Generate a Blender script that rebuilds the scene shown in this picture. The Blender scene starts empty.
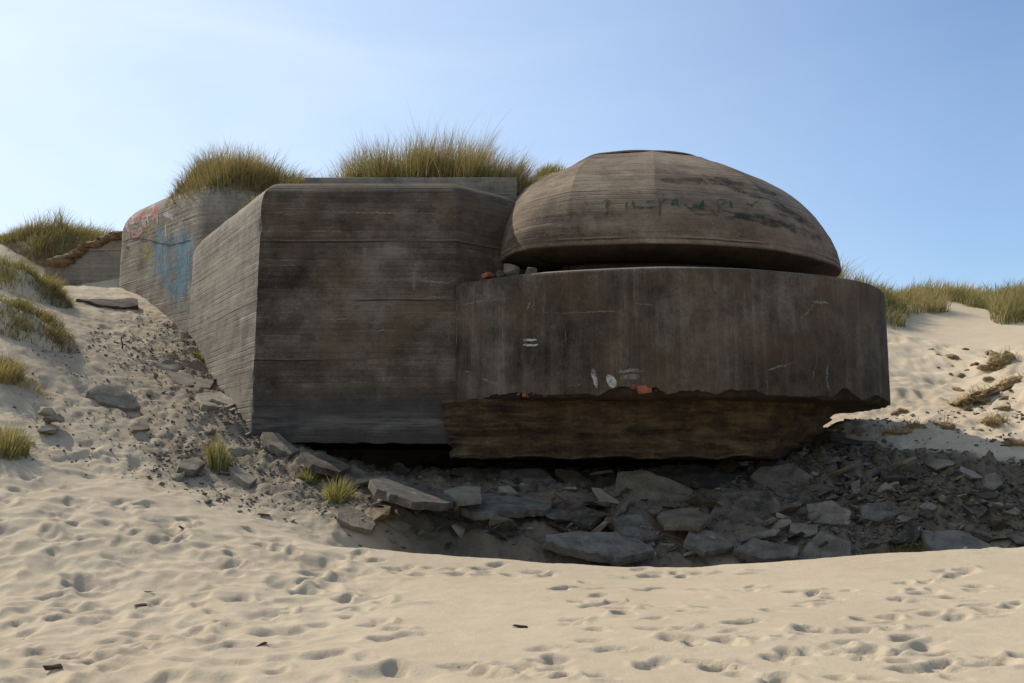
import bpy, bmesh, math, random
import numpy as np
from mathutils import Vector, Matrix, noise as mnoise
from mathutils.bvhtree import BVHTree

random.seed(11)
rng = np.random.default_rng(11)
S = bpy.context.scene
COL = S.collection
F = 995.0
PITCH = math.atan((475 - 341.5) / F)
CP, SP = math.cos(PITCH), math.sin(PITCH)
EYE = 1.6                       # eye height added to everything at the end
SUN_EL = math.radians(46)
SUN_AZ = math.atan2(-0.80, 0.60)   # from +Y towards +X
SUN = Vector((math.sin(SUN_AZ) * math.cos(SUN_EL), math.cos(SUN_AZ) * math.cos(SUN_EL), math.sin(SUN_EL)))


def ray(u, v):
    a, b = (u - 512) / F, (341.5 - v) / F
    return np.array([a, CP - b * SP, SP + b * CP])


def P(u, v, Y):
    d = ray(u, v)
    return d * (Y / d[1])


# ------------------------------------------------------------------ objects
def tag(o, label=None, cat=None, group=None, kind=None):
    if label: o['label'] = label
    if cat:
        o['category'] = cat
        o['kind'] = 'thing'
    if group: o['group'] = group
    if kind: o['kind'] = kind
    return o


def empty(name, loc=(0, 0, 0)):
    o = bpy.data.objects.new(name, None)
    o.location = loc
    o.empty_display_size = 0.3
    COL.objects.link(o)
    return o


def link(name, me, mat=None, parent=None, loc=None):
    o = bpy.data.objects.new(name, me)
    COL.objects.link(o)
    if mat is not None:
        for m in (mat if isinstance(mat, (list, tuple)) else [mat]):
            me.materials.append(m)
    if parent is not None:
        o.parent = parent
        o.matrix_parent_inverse = Matrix.Identity(4)
    if loc is not None:
        o.location = loc
    return o


def local(pts, origin):
    return [tuple(np.asarray(p) - np.asarray(origin)) for p in pts]


def mesh_arrays(name, verts, faces, smooth=False):
    """faces: list of (M,k) int arrays"""
    me = bpy.data.meshes.new(name)
    verts = np.asarray(verts, np.float32)
    me.vertices.add(len(verts))
    me.vertices.foreach_set('co', verts.ravel())
    tot = sum(f.size for f in faces)
    loops = np.concatenate([f.ravel() for f in faces]).astype(np.int32)
    sizes = np.concatenate([np.full(len(f), f.shape[1], np.int32) for f in faces])
    starts = np.concatenate([[0], np.cumsum(sizes)[:-1]]).astype(np.int32)
    me.loops.add(tot)
    me.loops.foreach_set('vertex_index', loops)
    me.polygons.add(len(sizes))
    me.polygons.foreach_set('loop_start', starts)
    me.polygons.foreach_set('loop_total', sizes)
    if smooth:
        me.polygons.foreach_set('use_smooth', np.ones(len(sizes), bool))
    me.update(calc_edges=True)
    me.validate()
    return me


def point_color(me, cols):
    a = me.color_attributes.new('Col', 'FLOAT_COLOR', 'POINT')
    c = np.ones((len(cols), 4), np.float32)
    c[:, :3] = cols
    a.data.foreach_set('color', c.ravel())


# ------------------------------------------------------------------ materials
class NT:
    def __init__(self, mat):
        self.t = mat.node_tree
        self.n = self.t.nodes
        self.l = self.t.links

    def node(self, typ, **kw):
        n = self.n.new(typ)
        for k, v in kw.items():
            setattr(n, k, v)
        return n

    def put(self, sock, v):
        if isinstance(v, bpy.types.NodeSocket):
            self.l.new(v, sock)
        elif v is not None:
            sock.default_value = v

    def math(self, op, a, b=None, c=None, clamp=False):
        n = self.node('ShaderNodeMath', operation=op)
        n.use_clamp = clamp
        for i, v in enumerate((a, b, c)):
            if v is not None:
                self.put(n.inputs[i], v)
        return n.outputs[0]

    def comb(self, x, y, z=0.0):
        n = self.node('ShaderNodeCombineXYZ')
        for i, v in enumerate((x, y, z)):
            self.put(n.inputs[i], v)
        return n.outputs[0]

    def noise(self, vec, scale, detail=4.0, rough=0.55, dist=0.0, dims='3D'):
        n = self.node('ShaderNodeTexNoise', noise_dimensions=dims)
        if vec is not None:
            self.put(n.inputs['Vector'], vec)
        n.inputs['Scale'].default_value = scale
        n.inputs['Detail'].default_value = detail
        n.inputs['Roughness'].default_value = rough
        n.inputs['Distortion'].default_value = dist
        return n.outputs['Fac']

    def ramp(self, fac, stops):
        n = self.node('ShaderNodeValToRGB')
        e = n.color_ramp.elements
        while len(e) < len(stops):
            e.new(0.5)
        for i, (p, c) in enumerate(stops):
            e[i].position = p
            e[i].color = (*c, 1) if len(c) == 3 else c
        self.put(n.inputs[0], fac)
        return n.outputs[0]

    def mr(self, v, a, b, c=0.0, d=1.0):
        n = self.node('ShaderNodeMapRange')
        n.clamp = True
        self.put(n.inputs[0], v)
        for i, x in enumerate((a, b, c, d)):
            n.inputs[i + 1].default_value = x
        return n.outputs[0]

    def mix(self, f, a, b, mode='MIX'):
        n = self.node('ShaderNodeMix', data_type='RGBA', blend_type=mode)
        self.put(n.inputs[0], f)
        self.put(n.inputs[6], (*a, 1) if isinstance(a, tuple) else a)
        self.put(n.inputs[7], (*b, 1) if isinstance(b, tuple) else b)
        return n.outputs[2]

    def bump(self, h, strength, dist, normal=None):
        n = self.node('ShaderNodeBump')
        n.inputs['Strength'].default_value = strength
        n.inputs['Distance'].default_value = dist
        self.put(n.inputs['Height'], h)
        if normal is not None:
            self.put(n.inputs['Normal'], normal)
        return n.outputs[0]


def newmat(name):
    m = bpy.data.materials.new(name)
    m.use_nodes = True
    n = NT(m)
    b = n.n['Principled BSDF']
    b.inputs['Specular IOR Level'].default_value = 0.25
    b.inputs['Roughness'].default_value = 0.92
    return m, n, b


def concrete(name, dark, mid, light, mode='h', board=0.115, streak=0.5, lines=0.6, seed=0.0, brown=(0.12, 0.075, 0.04), brown_amt=0.35, patch=1.0, base=False):
    m, n, b = newmat(name)
    uv = n.node('ShaderNodeUVMap').outputs[0]
    sep = n.node('ShaderNodeSeparateXYZ')
    n.put(sep.inputs[0], uv)
    s, t = sep.outputs[0], sep.outputs[1]
    tc = n.node('ShaderNodeTexCoord').outputs['Object']
    if mode == 'v':
        al, ac = t, s
    else:
        al, ac = s, t
    wob = n.noise(n.comb(al, n.math('MULTIPLY', ac, 2.0), seed), 0.7, 2)
    bb = n.math('ADD', n.math('DIVIDE', ac, board), n.math('MULTIPLY', n.math('SUBTRACT', wob, 0.5), 0.5))
    fl = n.math('FLOOR', bb)
    fr = n.math('FRACT', bb)
    seg = n.math('FLOOR', n.math('ADD', n.math('DIVIDE', al, 2.7), n.math('MULTIPLY', fl, 0.371)))
    wn = n.node('ShaderNodeTexWhiteNoise', noise_dimensions='3D')
    n.put(wn.inputs['Vector'], n.comb(fl, seg, seed))
    rnd = wn.outputs['Value']
    grain = n.noise(n.comb(n.math('MULTIPLY', al, 6.0), n.math('MULTIPLY', ac, 20.0), seed), 1.0, 6, 0.75)
    edge = n.math('MINIMUM', fr, n.math('SUBTRACT', 1.0, fr))
    big = n.noise(tc, 0.45, 4, 0.6)
    med = n.noise(tc, 2.3, 5, 0.65)
    fine = n.noise(tc, 22.0, 4, 0.7)
    joint = n.math('MULTIPLY', n.mr(edge, 0.05, 0.17, 1.0, 0.0), n.mr(n.noise(n.comb(al, n.math('MULTIPLY', fl, 3.7), seed), 0.6, 2), 0.42, 0.62))
    st = n.noise(n.comb(n.math('MULTIPLY', s, 4.5), n.math('MULTIPLY', t, 0.28), seed + 3.0), 1.0, 5, 0.65)
    v = n.math('MULTIPLY', n.math('SUBTRACT', rnd, 0.5), 0.17)
    v = n.math('ADD', v, n.math('MULTIPLY', n.math('SUBTRACT', grain, 0.5), 0.45))
    v = n.math('ADD', v, n.math('MULTIPLY', n.math('SUBTRACT', big, 0.5), 1.7 * patch))
    v = n.math('ADD', v, n.math('MULTIPLY', n.math('SUBTRACT', med, 0.5), 1.35))
    v = n.math('ADD', v, n.math('MULTIPLY', n.math('SUBTRACT', fine, 0.5), 0.8))
    v = n.math('ADD', v, n.math('MULTIPLY', n.math('SUBTRACT', st, 0.5), streak))
    v = n.math('ADD', v, 0.5)
    c = n.ramp(v, [(0.08, dark), (0.5, mid), (0.95, light)])
    bm = n.math('MULTIPLY', n.mr(n.noise(tc, 0.55, 6, 0.7, 0.6), 0.44, 0.66), brown_amt)
    c = n.mix(bm, c, brown)
    dj = n.math('MULTIPLY', n.mr(edge, 0.04, 0.15, 1.0, 0.0), n.mr(n.noise(n.comb(n.math('MULTIPLY', al, 0.8), n.math('MULTIPLY', fl, 5.1), seed + 2.0), 1.0, 3), 0.40, 0.58))
    c = n.mix(n.math('MULTIPLY', dj, 0.22 if mode == 'h' else 0.08), c, tuple(x * 0.55 for x in dark))
    if mode == 'h':
        # pour joints about a metre apart: a dark line with a pale lip
        pj = n.math('FRACT', n.math('ADD', n.math('DIVIDE', t, 1.17), n.math('MULTIPLY', n.noise(n.comb(n.math('MULTIPLY', s, 0.5), 0.0, seed), 1.0, 4), 0.10)))
        brk = n.mr(n.noise(n.comb(n.math('MULTIPLY', s, 0.7), n.math('MULTIPLY', t, 0.8), seed + 4.0), 1.0, 4), 0.42, 0.56)
        c = n.mix(n.math('MULTIPLY', n.math('MULTIPLY', n.mr(n.math('ABSOLUTE', n.math('SUBTRACT', pj, 0.5)), 0.008, 0.018, 1.0, 0.0), brk), 0.75), c, tuple(x * 0.4 for x in dark))
        c = n.mix(n.math('MULTIPLY', n.math('MULTIPLY', n.mr(n.math('ABSOLUTE', n.math('SUBTRACT', pj, 0.53)), 0.006, 0.018, 1.0, 0.0), brk), 0.5), c, light)
    # long dark and pale bands left by the pours, thin pale scratches, lichen specks
    if mode == 'h':
        bandv = n.comb(n.math('MULTIPLY', s, 0.3), n.math('MULTIPLY', t, 2.4), seed + 8.0)
        scrv = n.comb(n.math('MULTIPLY', s, 2.0), n.math('MULTIPLY', t, 30.0), seed + 5.0)
    else:
        bandv = n.comb(n.math('MULTIPLY', s, 2.2), n.math('MULTIPLY', t, 0.2), seed + 8.0)
        scrv = n.comb(n.math('MULTIPLY', s, 26.0), n.math('MULTIPLY', t, 1.0), seed + 5.0)
    band = n.noise(bandv, 1.0, 5, 0.6, 0.3)
    c = n.mix(n.mr(band, 0.52, 0.72, 0.0, 0.38 if mode == 'h' else 0.2), c, dark)
    c = n.mix(n.mr(band, 0.46, 0.28, 0.0, 0.26 if mode == 'h' else 0.14), c, light)
    scr = n.math('MULTIPLY', n.mr(n.noise(scrv, 1.0, 5, 0.75), 0.57, 0.68), n.mr(n.noise(tc, 1.3, 4), 0.42, 0.60))
    c = n.mix(n.math('MULTIPLY', scr, 0.55), c, tuple(min(1, x * 1.35 + 0.01) for x in light))
    lich = n.math('MULTIPLY', n.mr(n.noise(tc, 11.0, 6, 0.75, 0.4), 0.56, 0.64), n.mr(n.noise(tc, 0.9, 4, 0.6), 0.42, 0.60))
    c = n.mix(n.math('MULTIPLY', lich, 0.65), c, (0.022, 0.019, 0.015))
    pale = n.math('MULTIPLY', n.mr(n.noise(tc, 17.0, 5, 0.75), 0.60, 0.68), n.mr(n.noise(tc, 0.7, 4, 0.6), 0.48, 0.62))
    c = n.mix(n.math('MULTIPLY', pale, 0.6), c, tuple(min(1, x * 1.25) for x in light))
    # pale efflorescence along some board joints, dark pits
    lj = n.math('MULTIPLY', joint, n.mr(wn.outputs['Value'], 0.55, 1.0, 0.0, lines))
    c = n.mix(n.math('MULTIPLY', lj, n.mr(med, 0.4, 0.65)), c, tuple(min(1, x * 2.1 + 0.04) for x in light))
    pit = n.mr(n.noise(n.comb(n.math('MULTIPLY', s, 9.0), n.math('MULTIPLY', t, 26.0), seed), 1.0, 2), 0.70, 0.76)
    c = n.mix(n.math('MULTIPLY', pit, 0.6), c, (0.02, 0.018, 0.016))
    if base:
        # tide stained foot of the wall with a pale salt line
        bn = n.math('ADD', t, n.math('MULTIPLY', n.math('SUBTRACT', med, 0.5), 0.25))
        c = n.mix(n.math('MULTIPLY', n.mr(bn, 0.75, 1.25, 1.0, 0.0), 0.6), c, (0.040, 0.038, 0.038))
        salt = n.math('MULTIPLY', n.mr(bn, 0.28, 0.42), n.mr(bn, 0.55, 0.75, 1.0, 0.0))
        salt = n.math('MULTIPLY', salt, n.mr(n.noise(n.comb(n.math('MULTIPLY', s, 0.9), n.math('MULTIPLY', t, 7.0), seed), 1.0, 5, 0.7), 0.42, 0.68))
        c = n.mix(n.math('MULTIPLY', salt, 0.55), c, (0.19, 0.18, 0.165))
    n.put(b.inputs['Base Color'], c)
    h = n.math('MULTIPLY', rnd, 0.3)
    h = n.math('ADD', h, n.math('MULTIPLY', grain, 0.28))
    h = n.math('SUBTRACT', h, n.math('MULTIPLY', joint, 0.5))
    h = n.math('ADD', h, n.math('MULTIPLY', fine, 0.4))
    h = n.math('SUBTRACT', h, n.math('MULTIPLY', pit, 0.7))
    h = n.math('ADD', h, n.math('MULTIPLY', med, 0.8))
    n.put(b.inputs['Normal'], n.bump(h, 0.85, 0.018))
    return m


def rough_stone(name, dark, mid, light, scale=1.0, layers=0.0, bumpd=0.03, rnd=0.35):
    m, n, b = newmat(name)
    tc = n.node('ShaderNodeTexCoord').outputs['Object']
    oi = n.node('ShaderNodeObjectInfo').outputs['Random']
    a = n.noise(tc, 1.6 * scale, 6, 0.65, 0.4)
    f = n.noise(tc, 14 * scale, 4, 0.7)
    v = n.math('ADD', n.math('MULTIPLY', n.math('SUBTRACT', a, 0.5), 1.5), n.math('MULTIPLY', n.math('SUBTRACT', f, 0.5), 0.7))
    v = n.math('ADD', v, n.math('MULTIPLY', n.math('SUBTRACT', oi, 0.5), rnd))
    h = n.math('ADD', n.math('MULTIPLY', a, 0.8), n.math('MULTIPLY', f, 0.45))
    if layers:
        mp = n.node('ShaderNodeMapping')
        mp.inputs['Scale'].default_value = (1.1, 1.1, 4.5)
        n.put(mp.inputs['Vector'], tc)
        la = n.noise(mp.outputs[0], 1.5, 6, 0.7, 0.5)
        v = n.math('ADD', v, n.math('MULTIPLY', n.math('SUBTRACT', la, 0.5), layers))
        h = n.math('ADD', h, n.math('MULTIPLY', la, layers))
    v = n.math('ADD', v, 0.5)
    n.put(b.inputs['Base Color'], n.ramp(v, [(0.1, dark), (0.5, mid), (0.92, light)]))
    n.put(b.inputs['Normal'], n.bump(h, 0.9, bumpd))
    return m


def plain(name, c, rough=0.9, var=0.35, scale=8.0):
    m, n, b = newmat(name)
    tc = n.node('ShaderNodeTexCoord').outputs['Object']
    f = n.noise(tc, scale, 5, 0.65)
    n.put(b.inputs['Base Color'], n.ramp(f, [(0.25, tuple(x * (1 - var) for x in c)), (0.75, tuple(min(1, x * (1 + var)) for x in c))]))
    b.inputs['Roughness'].default_value = rough
    n.put(b.inputs['Normal'], n.bump(f, 0.5, 0.01))
    return m


def worn_paint(name, c, cover=0.5, scale=9.0, stretch=1.0, c2=None, amax=0.85):
    m, n, b = newmat(name)
    tc = n.node('ShaderNodeTexCoord').outputs['Object']
    mp = n.node('ShaderNodeMapping')
    mp.inputs['Scale'].default_value = (1, 1, stretch)
    n.put(mp.inputs['Vector'], tc)
    f = n.noise(mp.outputs[0], scale, 6, 0.75)
    g = n.noise(tc, 1.7, 3)
    if c2:
        n.put(b.inputs['Base Color'], n.mix(n.mr(g, 0.4, 0.6), c, c2))
    else:
        b.inputs['Base Color'].default_value = (*c, 1)
    a = n.math('ADD', n.math('MULTIPLY', f, 1.0), n.math('MULTIPLY', n.math('SUBTRACT', g, 0.5), 0.8))
    th = 0.75 - cover * 0.5
    n.put(b.inputs['Alpha'], n.mr(a, th - 0.11, th + 0.17, 0.0, amax))
    return m


def grass_mat(name):
    m, n, b = newmat(name)
    at = n.node('ShaderNodeVertexColor', layer_name='Col').outputs['Color']
    n.put(b.inputs['Base Color'], at)
    b.inputs['Roughness'].default_value = 0.7
    tr = n.node('ShaderNodeBsdfTranslucent')
    n.put(tr.inputs['Color'], n.mix(0.4, at, (0.26, 0.21, 0.05)))
    mx = n.node('ShaderNodeMixShader')
    mx.inputs[0].default_value = 0.38
    n.l.new(b.outputs[0], mx.inputs[1])
    n.l.new(tr.outputs[0], mx.inputs[2])
    n.l.new(mx.outputs[0], n.n['Material Output'].inputs['Surface'])
    return m


def sand_mat(name):
    m, n, b = newmat(name)
    tc = n.node('ShaderNodeTexCoord').outputs['Object']
    at = n.node('ShaderNodeAttribute', attribute_name='rubble').outputs['Fac']
    big = n.noise(tc, 0.35, 4, 0.6)
    med = n.noise(tc, 3.0, 6, 0.65)
    grit = n.noise(tc, 30.0, 4, 0.75)
    fine = n.noise(tc, 130.0, 3, 0.7)
    c = n.ramp(n.math('ADD', n.math('MULTIPLY', big, 0.5), n.math('MULTIPLY', med, 0.5)),
               [(0.3, (0.392, 0.316, 0.222)), (0.55, (0.44, 0.364, 0.264)), (0.75, (0.478, 0.404, 0.303))])
    c = n.mix(n.mr(fine, 0.62, 0.75, 0.0, 0.35), c, (0.19, 0.15, 0.11))
    # litter of crushed concrete and earth in the sand by the bunker
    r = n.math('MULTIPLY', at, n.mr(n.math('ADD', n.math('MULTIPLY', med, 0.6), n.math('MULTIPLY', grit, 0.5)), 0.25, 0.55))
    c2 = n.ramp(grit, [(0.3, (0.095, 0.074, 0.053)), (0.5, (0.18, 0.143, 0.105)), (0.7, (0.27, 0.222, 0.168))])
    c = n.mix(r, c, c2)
    da = n.node('ShaderNodeAttribute', attribute_name='hollow_shade').outputs['Fac']
    c = n.mix(n.math('MULTIPLY', da, 0.7), c, n.ramp(med, [(0.3, (0.05, 0.04, 0.028)), (0.7, (0.135, 0.108, 0.077))]))  # shade of the hollow darkened into the sand colour
    # a sprinkle of dark specks (shell, twig and seaweed crumbs)
    vo = n.node('ShaderNodeTexVoronoi')
    vo.inputs['Scale'].default_value = 5.0
    n.put(vo.inputs['Vector'], tc)
    sp = n.math('MULTIPLY', n.mr(vo.outputs['Distance'], 0.05, 0.09, 1.0, 0.0), n.mr(n.noise(tc, 1.1, 2), 0.5, 0.6))
    c = n.mix(n.math('MULTIPLY', sp, 0.6), c, (0.09, 0.07, 0.05))
    n.put(b.inputs['Base Color'], c)
    b.inputs['Roughness'].default_value = 1.0
    b.inputs['Specular IOR Level'].default_value = 0.1
    h = n.math('ADD', n.math('MULTIPLY', grit, 0.5), n.math('MULTIPLY', fine, 0.25))
    h = n.math('ADD', h, n.math('MULTIPLY', med, n.math('ADD', 0.8, n.math('MULTIPLY', at, 1.5))))
    n.put(b.inputs['Normal'], n.bump(h, 0.8, 0.03))
    return m


M = {
    'block': concrete('shade toned board marked concrete', (0.022, 0.017, 0.013), (0.068, 0.053, 0.040), (0.15, 0.125, 0.098), 'h', 0.115, 0.35, 0.55, 1.0, (0.105, 0.064, 0.033), 0.65, 1.0, True),  # front face tone, with its shade darkened into the colour
    'blockside': concrete('paler board marked concrete', (0.085, 0.073, 0.058), (0.175, 0.152, 0.122), (0.265, 0.233, 0.19), 'h', 0.115, 0.35, 0.4, 2.0, (0.13, 0.10, 0.065), 0.25),  # paler copy of block, the left face's sunlight put into its colour
    'rear': concrete('pale board marked concrete', (0.09, 0.077, 0.061), (0.18, 0.155, 0.123), (0.27, 0.235, 0.19), 'h', 0.12, 0.35, 0.5, 5.0, (0.16, 0.12, 0.07), 0.3),
    'ring': concrete('dark upright board concrete', (0.020, 0.0155, 0.012), (0.063, 0.049, 0.036), (0.138, 0.114, 0.088), 'v', 0.09, 0.45, 0.08, 9.0, (0.098, 0.059, 0.031), 0.65),
    'dome': concrete('brown board marked concrete', (0.05, 0.036, 0.025), (0.145, 0.105, 0.073), (0.24, 0.185, 0.133), 'h', 0.13, 0.3, 0.1, 14.0, (0.13, 0.085, 0.05), 0.35),
    'ledge': rough_stone('weathered ledge concrete', (0.14, 0.125, 0.105), (0.24, 0.215, 0.18), (0.33, 0.30, 0.25), 1.2),
    'soffit': rough_stone('brown shade toned underside', (0.022, 0.015, 0.009), (0.06, 0.041, 0.025), (0.11, 0.077, 0.047), 0.8, 0.6, 0.03, 0.0),  # brown underside, darkened so that shade sits in the colour
    'found': rough_stone('brown earth cast concrete', (0.016, 0.010, 0.006), (0.072, 0.045, 0.022), (0.15, 0.097, 0.050), 1.3, 1.3, 0.09, 0.0),
    'spall': rough_stone('broken dark concrete', (0.02, 0.016, 0.012), (0.05, 0.038, 0.027), (0.10, 0.08, 0.055), 2.5, 0, 0.05, 0.0),
    'slab': rough_stone('grey slab concrete', (0.034, 0.027, 0.020), (0.118, 0.098, 0.075), (0.225, 0.19, 0.148), 2.2, 0, 0.07, 0.8),
    'blue': rough_stone('blue grey slab stone', (0.024, 0.020, 0.017), (0.080, 0.069, 0.057), (0.18, 0.158, 0.132), 2.2, 0.5, 0.07, 0.6),
    'tan': rough_stone('tan slab concrete', (0.06, 0.046, 0.031), (0.15, 0.118, 0.080), (0.23, 0.19, 0.135), 1.5, 0, 0.05, 0.4),
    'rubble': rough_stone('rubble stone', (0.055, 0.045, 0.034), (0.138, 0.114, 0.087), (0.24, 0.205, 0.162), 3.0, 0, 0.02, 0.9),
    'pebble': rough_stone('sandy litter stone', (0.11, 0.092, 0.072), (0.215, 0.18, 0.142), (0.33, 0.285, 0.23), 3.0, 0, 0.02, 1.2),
    'earthy': rough_stone('sunlit tone stone', (0.10, 0.085, 0.066), (0.20, 0.17, 0.132), (0.31, 0.27, 0.215), 1.6, 0.4, 0.03, 0.5),  # lighter copy of the rubble stone, sunlight put into its colour
    'brick': plain('orange brick', (0.26, 0.085, 0.045)),
    'wood': rough_stone('rotten dark wood', (0.03, 0.022, 0.016), (0.075, 0.055, 0.04), (0.14, 0.11, 0.085), 2.0, 1.5, 0.02),
    'earth': rough_stone('rooty brown earth', (0.075, 0.045, 0.022), (0.17, 0.105, 0.055), (0.28, 0.19, 0.11), 2.5, 0.5, 0.05, 0.2),
    'clod': rough_stone('matted sandy turf', (0.13, 0.088, 0.042), (0.29, 0.205, 0.11), (0.42, 0.33, 0.205), 3.0, 0.6, 0.05, 0.3),
    'moss': rough_stone('mossy earth', (0.035, 0.035, 0.015), (0.075, 0.07, 0.03), (0.13, 0.115, 0.055), 3.0, 0, 0.04, 0.3),
    'twig': plain('dark twig', (0.045, 0.03, 0.022)),
    'rust': plain('rusty iron', (0.10, 0.035, 0.02)),
    'crack': plain('crack', (0.03, 0.025, 0.02)),
    'wred': worn_paint('worn red paint', (0.36, 0.12, 0.11), 0.85, 8, 1.0, (0.40, 0.24, 0.22), 0.9),
    'wyel': worn_paint('worn yellow paint', (0.34, 0.29, 0.11), 0.66, 7, 1.0, None, 0.6),
    'wblu': worn_paint('worn blue paint', (0.12, 0.235, 0.31), 0.72, 9, 0.7, (0.20, 0.31, 0.36), 0.5),
    'wwhi': worn_paint('worn white paint', (0.42, 0.40, 0.37), 0.55, 9),
    'wgre': worn_paint('worn green paint', (0.02, 0.065, 0.04), 0.66, 9, 1.0, None, 0.8),
    'wlim': worn_paint('white lime run', (0.24, 0.225, 0.20), 0.56, 16, 0.5, None, 0.65),
    'wdmp': worn_paint('dark wall stain', (0.06, 0.052, 0.045), 0.9, 2, 1.5, None, 0.5),
    'wbri': worn_paint('bright white paint', (0.42, 0.40, 0.37), 0.68, 14),
    'wdrk': worn_paint('black lichen stain', (0.045, 0.037, 0.03), 0.62, 4, 2.0, None, 0.5),
    'grass': grass_mat('marram grass'),
    'sand': sand_mat('beach sand'),
    'plastic': plain('green plastic', (0.08, 0.42, 0.22), 0.5, 0.2),
}

# ------------------------------------------------------------------ terrain
ctrl = []


def C(u, v, Y, dz=0.0):
    p = P(u, v, Y)
    ctrl.append((p[0], p[1], p[2] + dz))


def Cw(x, y, z):
    ctrl.append((x, y, z))


for u in (-200, 0, 256, 512, 768, 1024, 1224):
    C(u, 683, 7.6)
    C(u, 615, 10.4)
for x in (-30, -12, 0, 12, 30):
    Cw(x, 2, -1.7)
    Cw(x, -6, -1.75)
# crest of the beach sand and the dip right behind it
for u, v in ((380, 552), (440, 556), (500, 559.5), (575, 564), (650, 566.5), (730, 565.5), (800, 562), (870, 556), (950, 551), (1024, 549), (1150, 546)):
    C(u, v + 3, 14.2)
    C(u, v - 1, 14.75)
    C(u, v + 34, 15.6)
for u, v, Y in ((0, 560, 11.8), (0, 500, 13.4), (130, 508, 14.0), (250, 532, 14.3), (320, 545, 14.5), (-150, 480, 13.4), (-120, 400, 15.5), (-120, 330, 18)):
    C(u, v, Y)
# slope on the left
for u, v, Y in ((0, 465, 14.6), (0, 400, 16.4), (0, 350, 17.8), (0, 318, 19.3), (0, 290, 21.2), (45, 300, 22.5), (70, 288, 25.0), (122, 291, 26.0),
                (110, 330, 21.8), (150, 318, 23.8), (197, 346, 23.0), (238, 404, 20.2), (254, 436, 19.0), (330, 462, 18.7), (100, 400, 18.0), (160, 380, 20.0), (60, 360, 18.6),
                (150, 450, 16.6), (217, 470, 17.0), (290, 482, 17.3), (340, 505, 16.6), (210, 503, 15.3), (300, 525, 15.6), (90, 470, 15.4), (380, 535, 15.9), (400, 508, 17.0)):
    C(u, v, Y)
# hollow under the bunker
for u, v, Y in ((385, 482, 18.8), (440, 483, 19.2), (430, 520, 16.9), (500, 540, 16.6), (500, 505, 18.0), (500, 478, 19.6), (575, 545, 16.6), (575, 505, 18.0), (650, 547, 16.6), (650, 505, 18.2),
                (650, 474, 19.9), (725, 547, 16.6), (725, 505, 18.2), (800, 547, 16.6), (800, 505, 18.2), (800, 460, 20.0), (740, 474, 19.9), (832, 424, 21.8), (880, 520, 17.2), (880, 480, 18.8), (880, 440, 20.8),
                (950, 530, 16.7), (950, 490, 18.0), (950, 460, 19.3), (1024, 528, 16.6), (1024, 494, 17.8), (1024, 460, 19.2), (1150, 520, 16.8), (1150, 470, 19)):
    C(u, v, Y)
for x in (-4.0, -2, 0, 2, 4, 6):
    Cw(x, 21.5, 0.05)
    Cw(x, 24.0, 0.25)
# right dunes
for u, v, Y in ((870, 408, 24.6), (920, 418, 23.6), (975, 408, 23.6), (1024, 398, 23.0), (1100, 380, 22.0), (960, 385, 26.4), (1024, 352, 27.0), (990, 358, 28.4), (930, 372, 28.0), (900, 345, 31), (960, 345, 31), (1024, 340, 31), (1110, 335, 30),
                (890, 322, 36), (960, 316, 37), (1024, 325, 35), (945, 298, 42), (1000, 311, 41), (1024, 303, 42), (850, 283, 37), (825, 280, 38), (885, 300, 39), (1080, 300, 43), (1200, 295, 42), (945, 294, 46), (1040, 300, 46), (915, 305, 43)):
    C(u, v, Y)
# dune behind the bunker
for x, y, z in ((8.4, 27, 3.2), (6, 28.5, 3.6), (2, 29, 4.2), (-2, 29.5, 4.6), (-6, 30, 5.0), (-9.5, 30.5, 5.4), (6, 33, 5.2), (0, 33, 5.5), (-6, 34, 5.6), (0, 42, 6.2), (-8, 42, 6.4), (-16, 42, 6.8),
                (-10.9, 27.6, 5.35), (-12, 27.6, 5.25), (-13.2, 27.6, 5.2), (-13.2, 29.4, 6.0), (-11.9, 29.4, 6.5), (-11, 29.4, 6.7), (-13.4, 32, 7.2), (-15.5, 31.5, 7.4), (-11.4, 31.5, 7.0), (-15.5, 27.5, 6.3), (-17, 29, 7.2), (-10.5, 33, 6.6),
                (-25, 30, 6.8), (-30, 20, 4.5), (-30, 50, 7), (30, 50, 6.5), (30, 30, 4.5), (35, 18, 0.4), (0, 70, 5.5), (-40, 70, 6), (40, 70, 6), (-18, 22, 4.4), (-18, 17, 2.0), (-18, 14, -0.6)):
    Cw(x, y, z)
ctrl = np.array(ctrl)


def rbf_fit(pts, vals, c, lam):
    d2 = ((pts[:, None] - pts[None]) ** 2).sum(-1)
    A = -np.sqrt(d2 + c * c)
    n = len(pts)
    A[np.diag_indices(n)] -= 0
    Q = np.hstack([np.ones((n, 1)), pts])
    K = np.zeros((n + 3, n + 3))
    K[:n, :n] = A + lam * np.eye(n)
    K[:n, n:] = Q
    K[n:, :n] = Q.T
    w = np.linalg.solve(K, np.concatenate([vals, np.zeros(3)]))
    return w


CK = 0.6
wts = rbf_fit(ctrl[:, :2], ctrl[:, 2], CK, 0.03)


def rbf_eval(xy):
    out = np.empty(len(xy))
    for i in range(0, len(xy), 20000):
        q = xy[i:i + 20000]
        d2 = ((q[:, None] - ctrl[None, :, :2]) ** 2).sum(-1)
        out[i:i + 20000] = -np.sqrt(d2 + CK * CK) @ wts[:-3] + wts[-3] + q @ wts[-2:]
    return out


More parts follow.
